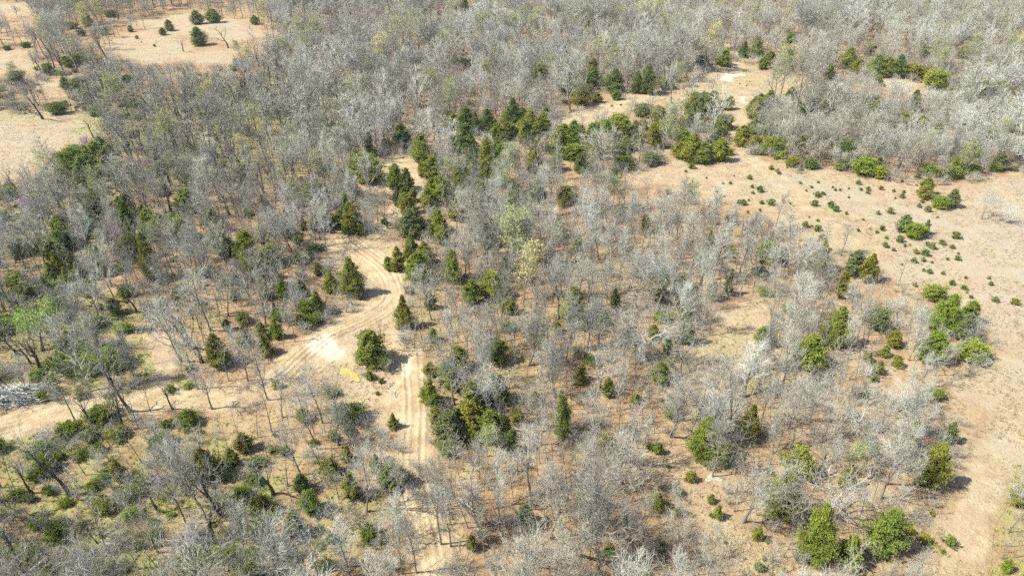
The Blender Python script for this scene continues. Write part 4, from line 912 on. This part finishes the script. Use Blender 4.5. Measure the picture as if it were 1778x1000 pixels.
# close-grown young poles filling the wood
cell = {c: [(x, y, min(r, .7)) for x, y, r in v] for c, v in cell.items()}
NP = 45000
sy_ = 32 + 200 * rb.random(NP) ** .8; sx_ = (rb.random(NP) * 2 - 1) * (42 + sy_ * .78)
spx, spy = proj(sx_, sy_); sh = rb.uniform(3.2, 7.2, NP)
tpx, tpy = proj(sx_, sy_, sh * .8)
okp = ~in_open(spx, spy, -3) & ~in_open(tpx, tpy, 2) & ~in_open(spx * .5 + tpx * .5, spy * .5 + tpy * .5, 2) & ~in_open(tpx * 1.2 - spx * .2, tpy * 1.2 - spy * .2, 2) & (vnoise(sx_, sy_, 9, 55) > np.where((spx > 700) & (spx < 1520), .30, .42))
for (px, py, hw, hv, pb) in CED: okp &= ~((np.abs(spx - px) < hw * .9) & (spy > pb - 1) & (tpy < pb))
for q, a in SPARSE_PX[:4]: okp &= ~((sdist(q, spx, spy) > 0) & (rb.random(NP) < a))
for i in np.nonzero(okp)[0]:
    if taken(sx_[i], sy_[i], 1.15): continue
    take(sx_[i], sy_[i], 1.15)
    BARE.append((sx_[i], sy_[i], sh[i], sh[i] * rb.uniform(.28, .42), 'pole', int(rb.integers(2)), rb.uniform(0, 6.28), rb.normal() * .05, rb.normal() * .05, False))
# low brush under and between the trees
cell = {c: [(x, y, min(r, .5)) for x, y, r in v] for c, v in cell.items()}
BRUSH = []
for i in range(90000):
    y = 32 + 200 * rb.random() ** .8; x = (rb.random() * 2 - 1) * (42 + y * .78)
    px, py = proj(x, y)
    BRUSH.append((x, y, px, py))
bx, by, bpx2, bpy2 = (np.array(v) for v in zip(*BRUSH))
core = np.zeros(bx.shape, bool)
for P_, w_, s_ in PATHS[:6]:
    for q_ in P_[::2]: core |= (bx - q_[0]) ** 2 + (by - q_[1]) ** 2 < (w_ * .62) ** 2
scrub = (bpx2 < 800) & (rb.random(len(bx)) < np.where(bpy2 < 340, .0, .13)) & ~core & ~((np.abs(bpx2 - 563) < 60) & (bpy2 > 580) & (bpy2 < 665))        # scrub creeping into the smaller openings
ok = (~in_open(bpx2, bpy2 - 8, -3) | scrub) & (vnoise(bx, by, 6, 77) > np.where((bpx2 < 480) & (bpy2 > 720), .22, np.where(bpx2 < 760, .36, .42)))
for (px, py, hw, hv, pb) in CED: ok &= ~((np.abs(bpx2 - px) < hw) & (bpy2 > pb - 2) & (bpy2 < pb + 5) & (np.arange(len(bpx2)) % 3 > 0))
BRUSH = []
for i in np.nonzero(ok)[0]:
    if taken(bx[i], by[i], .85): continue
    take(bx[i], by[i], .85)
    h = .5 + 2.1 * rb.random() ** 1.5
    green = .24 if (bpx2[i] < 480 and bpy2[i] > 470) else .22 if (bpx2[i] < 560 and bpy2[i] > 160) else .10 if bpx2[i] < 900 else .05
    if rb.random() < green:
        k = ('shrub_leaf_green', 'shrub_bud_green', 'round_cedar_grey')[int(rb.choice(3, p=(.5, .25, .25)))]
        h *= .55
        BRUSH.append((bx[i], by[i], h, h * rb.uniform(1.2, 1.9), k, int(rb.integers(len(KINDS[k]))), rb.uniform(0, 6.28), 0, 0, False))
        continue
    BRUSH.append((bx[i], by[i], h, h * rb.uniform(.8, 1.25), 'brush', int(rb.integers(3)), rb.uniform(0, 6.28), 0, 0, False))

# ------------------------------------------------------------------ the largest 300 of each kind stand as things, the rest as one mass
NAME = {'slender': 'bare_tree', 'upright': 'bare_tree', 'pole': 'bare_tree', 'far_slender': 'bare_tree', 'far_oak': 'spreading_oak', 'oak': 'spreading_oak', 'pale': 'spreading_oak', 'gnarled': 'crooked_tree', 'bud': 'budding_tree',
        'bud_yellow': 'budding_tree', 'bud_green': 'budding_tree', 'brush': 'bare_shrub'}
CAT = {'bare_tree': 'bare tree', 'spreading_oak': 'oak', 'crooked_tree': 'crooked tree', 'budding_tree': 'budding tree', 'bare_shrub': 'bush'}
GROUP = {'bare_tree': 'leafless trees of the wood', 'spreading_oak': 'leafless spreading oaks', 'crooked_tree': 'dark crooked trees', 'budding_tree': 'trees coming into leaf', 'bare_shrub': 'leafless brush'}
def in_frame(r):
    px, py = proj(r[0], r[1], r[2] * .55)
    return -10 < px < 1788 and -6 < py < 1006
def apparent(r):
    d = r[1] * CP + CAM_H * SP
    return r[2] * r[3] / (d * d)
LIMIT = {'bare_tree': 300, 'spreading_oak': 150, 'crooked_tree': 120, 'budding_tree': 60, 'bare_shrub': 110}
REST = []
by_name = {}
LOW = ('brush', 'shrub_leaf_green', 'shrub_bud_green', 'round_cedar_grey')
for r in BARE + BRUSH:
    if r[4] in LOW[1:] or r[4].split('_')[0] in ('cone', 'oval', 'round', 'big'): REST.append(r); continue
    n = NAME[r[4]]
    (by_name.setdefault(n, []) if in_frame(r) else REST).append(r)
seen_forms = set()
for n, rows in by_name.items():
    rows.sort(key=lambda r: -apparent(r) - (10 if r[9] else 0))
    firsts = []
    for r in rows:                                       # at least one of every form stands as a thing
        if (r[4], r[5]) not in seen_forms: seen_forms.add((r[4], r[5])); firsts.append(r)
    ids = {id(r) for r in firsts}
    rows = firsts + [r for r in rows if id(r) not in ids]
    for r in rows[:LIMIT[n]]:
        k = KINDS[r[4]][r[5]]
        plant(n, k, r[0], r[1], r[2], r[3], r[6], CAT[n], (r[7], r[8]), group=GROUP[n])
    REST += rows[LIMIT[n]:]

def mass(name, rows, label, cat):
    """one object: the far and small plants as instances of the grown forms"""
    forms = sorted({(r[4], r[5]) for r in rows})
    V = np.array([(r[0], r[1], float(tz(np.array(r[0]), np.array(r[1]))) - .02) for r in rows], np.float32)
    me = bpy.data.meshes.new(name); me.vertices.add(len(V)); me.vertices.foreach_set('co', V.ravel())
    def attr(nm, typ, dat, field):
        a = me.attributes.new(nm, typ, 'POINT'); a.data.foreach_set(field, np.asarray(dat).ravel())
    attr('form', 'INT', np.array([forms.index((r[4], r[5])) for r in rows], np.int32), 'value')
    attr('turn', 'FLOAT_VECTOR', np.array([(r[7], r[8], r[6]) for r in rows], np.float32), 'vector')
    sc = []
    for r in rows:
        k = KINDS[r[4]][r[5]]; q = min(r[3] / k.W, 1.35 * r[2] / k.H); sc.append((q, q, r[2] / k.H))
    attr('size', 'FLOAT_VECTOR', np.array(sc, np.float32), 'vector')
    o = obj(name, me); tag(o, label, cat, None, 'stuff')
    ng = bpy.data.node_groups.new(name + '_growth', 'GeometryNodeTree')
    ng.interface.new_socket('Geometry', in_out='INPUT', socket_type='NodeSocketGeometry')
    ng.interface.new_socket('Geometry', in_out='OUTPUT', socket_type='NodeSocketGeometry')
    N, L = ng.nodes, ng.links
    gi, go = N.new('NodeGroupInput'), N.new('NodeGroupOutput')
    join = N.new('GeometryNodeJoinGeometry')
    def named(nm, typ):
        n = N.new('GeometryNodeInputNamedAttribute'); n.data_type = typ; n.inputs['Name'].default_value = nm; return n
    fo, tu, si = named('form', 'INT'), named('turn', 'FLOAT_VECTOR'), named('size', 'FLOAT_VECTOR')
    for fi, (key, v) in enumerate(forms):
        j1 = N.new('GeometryNodeJoinGeometry')
        for pn, pm in KINDS[key][v].parts:
            src = next(ob for ob in bpy.data.objects if ob.data == pm)      # a tree that already stands in the scene
            oi = N.new('GeometryNodeObjectInfo'); oi.transform_space = 'ORIGINAL'; oi.inputs['Object'].default_value = src
            L.new(oi.outputs['Geometry'], j1.inputs[0])
        g2 = N.new('GeometryNodeGeometryToInstance'); L.new(j1.outputs[0], g2.inputs[0])
        cmp_ = N.new('FunctionNodeCompare'); cmp_.data_type = 'INT'; cmp_.operation = 'EQUAL'
        ins = [s for s in cmp_.inputs if s.type == 'INT']
        L.new(fo.outputs['Attribute'], ins[0]); ins[1].default_value = fi
        ip = N.new('GeometryNodeInstanceOnPoints')
        L.new(gi.outputs[0], ip.inputs['Points']); L.new(cmp_.outputs[0], ip.inputs['Selection']); L.new(g2.outputs[0], ip.inputs['Instance'])
        L.new(tu.outputs['Attribute'], ip.inputs['Rotation']); L.new(si.outputs['Attribute'], ip.inputs['Scale'])
        L.new(ip.outputs[0], join.inputs[0])
    L.new(join.outputs[0], go.inputs[0])
    md = o.modifiers.new('growth', 'NODES'); md.node_group = ng
    return o
mass('woodland', [r for r in REST if r[4] not in LOW], 'far grey mass of leafless woodland with small cedars, filling the distance', 'woodland')
mass('undergrowth', [r for r in REST if r[4] in LOW], 'low grey twiggy undergrowth between the trees', 'undergrowth')

# ------------------------------------------------------------------ dry grass, leaf litter relief and green ground cover
rq = np.random.default_rng(21)
def blades(name, n, where, mat, ln, wd, per, label, cat, flat=.5):
    y = 33 + 230 * rq.random(n * 3) ** 1.9; x = (rq.random(n * 3) * 2 - 1) * (40 + y * .78)
    keep = where(x, y) > rq.random(n * 3)
    x, y = x[keep][:n], y[keep][:n]
    P = np.stack([x, y, tz(x, y) + .01], 1); P = np.repeat(P, per, 0); m = len(P)
    P[:, :2] += rq.normal(size=(m, 2)) * .10
    D = rq.normal(size=(m, 3)); D[:, 2] = np.abs(D[:, 2]) * flat + .25
    D /= np.linalg.norm(D, axis=1)[:, None]
    L_ = ln * rq.uniform(.5, 1.4, m)
    me = leaf_mesh(name, P, D, L_, L_ * wd, np.repeat(rq.random(len(x)), per) * .6 + rq.random(m) * .4, mat, rq)
    return tag(obj(name, me), label, cat, None, 'stuff')
def on_track(x, y):
    d = np.full(x.shape, 1e9)
    for P, w, s in PATHS[:4]:
        for q in P[::3]: d = np.minimum(d, (x - q[0]) ** 2 + (y - q[1]) ** 2 - (w * .55) ** 2)
    return d < 0
def w_grass(x, y):
    a = ground_attrs(x, y); return np.clip(.25 + .75 * a['open'], 0, 1) * (1 - .9 * a['sand']) * (1 - .6 * a['dirt']) * ~on_track(x, y) * (vnoise(x, y, 2.5, 3) > .35)
def w_green(x, y):
    a = ground_attrs(x, y); return np.clip(a['green'] * 1.3 - .1, 0, 1) * ~on_track(x, y) * (vnoise(x, y, 1.8, 9) > .45)
blades('dry_grass', 70000, w_grass, M['straw'], .30, .10, 4, 'dry straw coloured grass tufts over the open ground', 'grass')
blades('green_ground_cover', 30000, w_green, M['leaf_green'], .24, .28, 6, 'low green weeds covering the damp ground at lower left', 'weeds', .8)

# ------------------------------------------------------------------ fallen timber, brush heaps, pipe, rocks
def fallen(px0, py0, px1, py1, r, mat, twmat, label, seed):
    rg = np.random.default_rng(seed)
    x0, y0 = at(px0, py0); x1, y1 = at(px1, py1)
    L = math.hypot(x1 - x0, y1 - y0)
    z0 = float(tz(np.array(x0), np.array(y0)))
    n = 7; t = np.linspace(0, 1, n)
    d = np.array([x1 - x0, y1 - y0, 0]) / L; s = np.array([-d[1], d[0], 0])
    pts = np.array([d * L * q + s * rg.normal() * .10 * L * math.sin(q * 3.14) + UP * (r * .8 + .12 * rg.random() * q) for q in t])
    w = Wood(); w.tube(pts, r * (1 - .65 * t), 7)
    b = Wood()
    for i in range(9):
        q = rg.uniform(.3, .98); p = pts[int(q * (n - 1))]
        e = nrm(d * .8 + s * rg.choice([-1, 1]) * rg.uniform(.5, 1) + UP * rg.uniform(-.02, .7))
        l2 = L * rg.uniform(.14, .34)
        m = p + e * l2 * .5 + rg.normal(size=3) * .08; tip = p + e * l2
        tip[2] = max(tip[2], .04); m[2] = max(m[2], .05)
        b.tube([p, m, tip], [r * .4, r * .25, .012], 4)
        for h in range(4):
            q2 = m + (tip - m) * rg.random(); e2 = nrm(e + rg.normal(size=3) * .6); b.tw.append((q2, q2 + np.abs([1, 1, 1]) * e2 * l2 * .4, .012))
    root = bpy.data.objects.new('fallen_tree', None); C.objects.link(root); root.location = (x0, y0, z0)
    obj('trunk', w.mesh('trunk', M[mat]), root); obj('branches', b.mesh('branches', M[twmat]), root)
    tag(root, label, 'fallen tree', 'dead wood on the ground')
for i, a in enumerate([
 (690,698,676,668,.065,'bark_pale','bark_pale','white dead branch lying on the bare soil right of the yellow puddle'),
 (180,690,245,664,.22,'bark','twig','long grey trunk fallen beside the track at the left brush heap'),
 (145,560,172,578,.16,'bark_pale','twig','pale trunk fallen at the foot of the pale dead tree at left'),
 (160,588,120,612,.15,'bark','twig','fallen grey limb behind the bright green shrubs'),
 (232,570,262,580,.16,'bark_dark','twig_dark','dark log left of the curved wheel ruts'),
 (690,608,735,618,.10,'bark_dark','twig_dark','dark fallen branches below the fork in the track'),
 (800,870,842,905,.12,'bark_pale','bark','broken pale snag right of the straight track'),
 (60,945,20,955,.12,'bark_pale','twig','pale limb on the ground above the concrete pipe'),
 (730,948,765,946,.09,'bark_dark','twig_dark','dark branch lying across the straight track near the bottom edge'),
 (390,700,425,715,.10,'bark','twig','grey limb on the ground below the track, left of its junction'),
 (85,800,118,812,.10,'bark_pale','twig','pale limb below the dark leaning tree at left'),
 (300,185,340,176,.16,'bark_pale','twig','pale fallen trunk in the upper left scrub'),
 (40,190,76,204,.2,'bark_dark','twig_dark','dark toppled tree at the edge of the upper left field'),
 (130,190,152,176,.2,'bark_dark','twig_dark','dark log right of the toppled tree in the upper left'),
 (500,180,522,172,.2,'bark_dark','twig_dark','dark log in the upper wood left of the big oak'),
 (1340,118,1362,112,.2,'bark_pale','twig','pale log at the edge of the far clearing'),
 (1660,470,1690,452,.05,'bark','twig','thin twig line on the meadow right of the seedlings')][:16]): fallen(*a, seed=900 + i)

def heap(px, py, wpx, dpx, h, n, mat, label, seed):
    rg = np.random.default_rng(seed); x0, y0 = at(px, py); s = ppm(py)
    a, b = wpx / s / 2, dpx / s / SP / 2
    w = Wood()
    for i in range(n):
        p = rg.normal(size=2) * .42; k = math.exp(-(p @ p) * 1.6)
        c = np.array([p[0] * a, p[1] * b, h * k * rg.random() + .04]); th = rg.normal() * .8
        e = np.array([math.cos(th), math.sin(th) * .7, rg.normal() * .22]); l = rg.uniform(.5, 2.2)
        q0, q1 = c - e * l / 2, c + e * l / 2; q0[2] = max(.02, q0[2]); q1[2] = max(.03, q1[2])
        if rg.random() < .3: w.tube([q0, (q0 + q1) / 2 + rg.normal(size=3) * .06, q1], np.array([.06, .045, .02]) * rg.uniform(.5, 1.4), 4)
        else: w.tw.append((q0, q1, rg.uniform(.012, .03)))
    o = obj('brush_pile', w.mesh('brush_pile', M[mat]), None, (x0, y0, float(tz(np.array(x0), np.array(y0)))))
    tag(o, label, 'brush pile', 'heaps of cut brush')
heap(38, 688, 110, 34, 1.5, 1500, 'twig', 'large grey heap of cut brush beside the track at the left edge', 1)
heap(255, 573, 26, 8, .7, 260, 'twig_dark', 'small dark brush heap left of the curved wheel ruts', 2)
heap(195, 598, 40, 10, .6, 300, 'twig_dark', 'dark tangle of sticks behind the rusty creek pool', 3)
heap(195, 950, 36, 14, .7, 350, 'twig_dark', 'dark twiggy tangle above the bottom edge at left', 4)
heap(340, 940, 50, 26, .9, 500, 'twig_dark', 'dark branch tangle in the yellow grass at bottom left', 5)
heap(1235, 122, 30, 6, .9, 260, 'twig', 'grey brush heap at the edge of the far clearing', 6)
heap(1277, 118, 16, 5, .8, 160, 'twig', 'small round grey heap beside the far sand patch', 7)
heap(300, 772, 20, 14, .5, 200, 'twig', 'grey flood wrack beside the rust orange pool', 8)
heap(25, 185, 60, 18, 1.2, 400, 'twig_dark', 'dark fallen brush at the upper left edge of the field', 9)

def culvert():
    (x0, y0), (x1, y1) = at(84, 974), at(30, 1014)
    d = np.array([x1 - x0, y1 - y0, 0]); L = np.linalg.norm(d); d /= L; s = np.array([-d[1], d[0], 0])
    z0 = float(tz(np.array(x0), np.array(y0)))
    ro, ri, n = .42, .34, 20
    th = np.linspace(0, 2 * np.pi, n, endpoint=False)
    def ring(r, t): return np.stack([d * t + s * math.cos(a) * r + UP * (math.sin(a) * r + .22) for a in th])
    V = np.vstack([ring(ro, 0), ring(ro, L), ring(ri, L), ring(ri, 0)])
    F = []
    for k in range(4):
        for i in range(n):
            j = (i + 1) % n; k2 = (k + 1) % 4
            F.append((k * n + i, k * n + j, k2 * n + j, k2 * n + i))
    root = bpy.data.objects.new('culvert_pipe', None); C.objects.link(root); root.location = (x0, y0, z0)
    obj('barrel', mesh_from('barrel', V, np.array(F), M['concrete']), root)
    V2 = np.vstack([ring(ro + .06, .0), ring(ro + .06, .22), ring(ro + .005, .22), ring(ro + .005, 0)])
    obj('collar', mesh_from('collar', V2, np.array(F), M['concrete']), root)
    tag(root, 'pale pinkish concrete pipe in the bottom left corner', 'pipe')
    g = []
    for i in range(10): g.append((98 + 12 * math.cos(i * .628), 962 + 9 * math.sin(i * .628)))
    sheet('creek_hollow', g, M['soil'], .03, 'dark wet hollow at the mouth of the concrete pipe', seed=8)
culvert()
def rock(px, py, r, seed, label):
    rg = np.random.default_rng(seed); x0, y0 = at(px, py)
    n, m = 9, 6; V = []
    for i in range(m):
        a = i / (m - 1) * 1.57
        for j in range(n):
            q = j / n * 6.283; k = r * (1 + rg.normal() * .12)
            V.append((math.cos(q) * math.cos(a) * k * 1.3, math.sin(q) * math.cos(a) * k, math.sin(a) * k * .35 - .02))
    F = [(i * n + j, i * n + (j + 1) % n, (i + 1) * n + (j + 1) % n, (i + 1) * n + j) for i in range(m - 1) for j in range(n)]
    tag(obj('rock', mesh_from('rock', V, np.array(F), M['stone']), None, (x0, y0, float(tz(np.array(x0), np.array(y0))))), label, 'rock', 'pale limestone slabs')
rock(1238, 828, .45, 1, 'larger pale limestone slab left of the round bare oak')
rock(1250, 832, .3, 2, 'smaller pale limestone slab, nearer the round bare oak')
rock(1229, 833, .25, 3, 'small pale stone at the left end of the limestone slabs')

# ------------------------------------------------------------------ labels: what it looks like and its place among its like beside something one can find
MARKS = [('white sand patch', 563, 604), ('yellow mud puddle', 608, 652), ('lone cedar inside the track bend', 614, 480), ('large brush heap', 38, 688), ('concrete pipe', 70, 985), ('far sand patch', 1265, 133),
 ('big white oak by the meadow', 1440, 860), ('fork in the track', 705, 600), ('crooked tree beside the ruts', 350, 575), ('uppermost pink redbud at left', 48, 358), ('sandy glade at centre right', 1285, 560),
 ('round cedar by the far clearing', 1624, 145), ('lone bare tree in the meadow', 1703, 358), ('tan opening above the bend', 700, 305), ('low cedar at the meadow edge', 1690, 615), ('pale green budding tree', 893, 415),
 ('round olive cedar at lower left', 358, 812), ('upper left field', 60, 245), ('narrow cedar at lower middle', 979, 735), ('orange creek pool', 284, 736), ('cedar pair at lower right', 1228, 770),
 ('white oak at centre right', 1116, 570), ('bright cedar below the centre', 994, 540), ('curved wheel ruts', 285, 630), ('bottom edge of the straight track', 750, 985), ('round bare oak', 1290, 855),
 ('limestone slabs', 1240, 829), ('big upper oak', 644, 195), ('shrubby cedar clump in the meadow', 1580, 398), ('cedar clump below the far clearing', 1205, 255), ('dark cedars by the far road', 1110, 148),
 ('fresh green leafing tree', 75, 570), ('wide cedar beside the sand patch', 642, 612), ('cedar thicket by the track', 840, 720), ('two cedars at the right edge', 1640, 575), ('tall olive cedar at left', 265, 460),
 ('dark leaning tree below the track', 115, 780), ('right end of the far road', 1290, 190), ('top left corner', 0, 0), ('top right corner', 1778, 0), ('bottom right corner', 1778, 1000), ('bottom left corner', 0, 1000),
 ('middle of the top edge', 889, 0), ('middle of the left edge', 0, 500), ('middle of the right edge', 1778, 500), ('middle of the bottom edge', 889, 1000), ('photo centre', 889, 500),
 ('dead pale oak by the meadow', 1384, 440), ('bend of the faint meadow trail', 1385, 340), ('yellow trees at top right', 1685, 20), ('cedar pair at the bottom right', 1410, 910)]
ORD = ['', '', 'second ', 'third ', 'fourth ', 'fifth ', 'sixth ', 'seventh ', 'eighth ', 'ninth ', 'tenth ', 'eleventh ', 'twelfth ', 'thirteenth ', 'fourteenth ', 'fifteenth ', 'sixteenth ', 'seventeenth ', 'eighteenth ', 'nineteenth ', 'twentieth ']
NOUN = {'cedar': 'cedar', 'sapling': 'cedar seedling', 'shrub': 'shrub', 'bare tree': 'bare tree', 'oak': 'bare oak', 'crooked tree': 'crooked bare tree', 'budding tree': 'budding tree', 'bush': 'bush', 'redbud': 'redbud'}
def label_all():
    cats = sorted({t['cat'] for t in THINGS})
    for c in cats:
        ts = [t for t in THINGS if t['cat'] == c]
        P = np.array([(t['x'], t['y']) for t in ts])
        best = [(999, None)] * len(ts)
        for name, mx, my in MARKS:
            dx, dy = P[:, 0] - mx, (P[:, 1] - my)
            dist = np.hypot(dx, dy)
            sec = np.where(np.abs(dx) > np.abs(dy), np.where(dx > 0, 0, 1), np.where(dy > 0, 2, 3))
            for s, word in enumerate(('right of', 'left of', 'below', 'above')):
                idx = np.nonzero((sec == s) & (dist > 14))[0]
                for rank, i in enumerate(idx[np.argsort(dist[idx])], 1):
                    score = rank + dist[i] / 220
                    if score < best[i][0]: best[i] = (score, (rank, word, name))
        for t, b in zip(ts, best):
            rank, word, name = b[1]
            noun = NOUN[c]; look = t['look']
            size = ('tall ' if t['h'] > 9 else 'short ' if t['h'] < 7 else '') if c in ('bare tree', 'oak') else ''
            if c == 'crooked tree': look = 'dark'
            if c == 'budding tree': look = look.replace(' budding', '')
            tag(t['root'], '%s%s %s, %snearest %s the %s' % (size, look, noun, ORD[rank] if rank <= 20 else str(rank) + 'th ', word, name), c, t['group'])
label_all()

# ------------------------------------------------------------------ thin spring haze
def haze():
    x0, x1, y0, y1, z0, z1 = -700, 700, -60, 900, -2.0, CAM_H + 3
    V = [(x, y, z) for z in (z0, z1) for y in (y0, y1) for x in (x0, x1)]
    F = [(0, 2, 3, 1), (4, 5, 7, 6), (0, 1, 5, 4), (2, 6, 7, 3), (0, 4, 6, 2), (1, 3, 7, 5)]
    m = bpy.data.materials.new('haze'); m.use_nodes = True; t = m.node_tree; t.nodes.clear()
    out = t.nodes.new('ShaderNodeOutputMaterial'); v = t.nodes.new('ShaderNodeVolumePrincipled')
    v.inputs['Color'].default_value = (0.88, 0.91, 0.96, 1); v.inputs['Density'].default_value = HAZE; v.inputs['Anisotropy'].default_value = 0.2
    t.links.new(v.outputs[0], out.inputs['Volume'])
    tag(obj('haze', mesh_from('haze', V, np.array(F), m)), 'thin pale haze over the far woods', 'haze', None, 'stuff')
HAZE = 0.00012
haze()
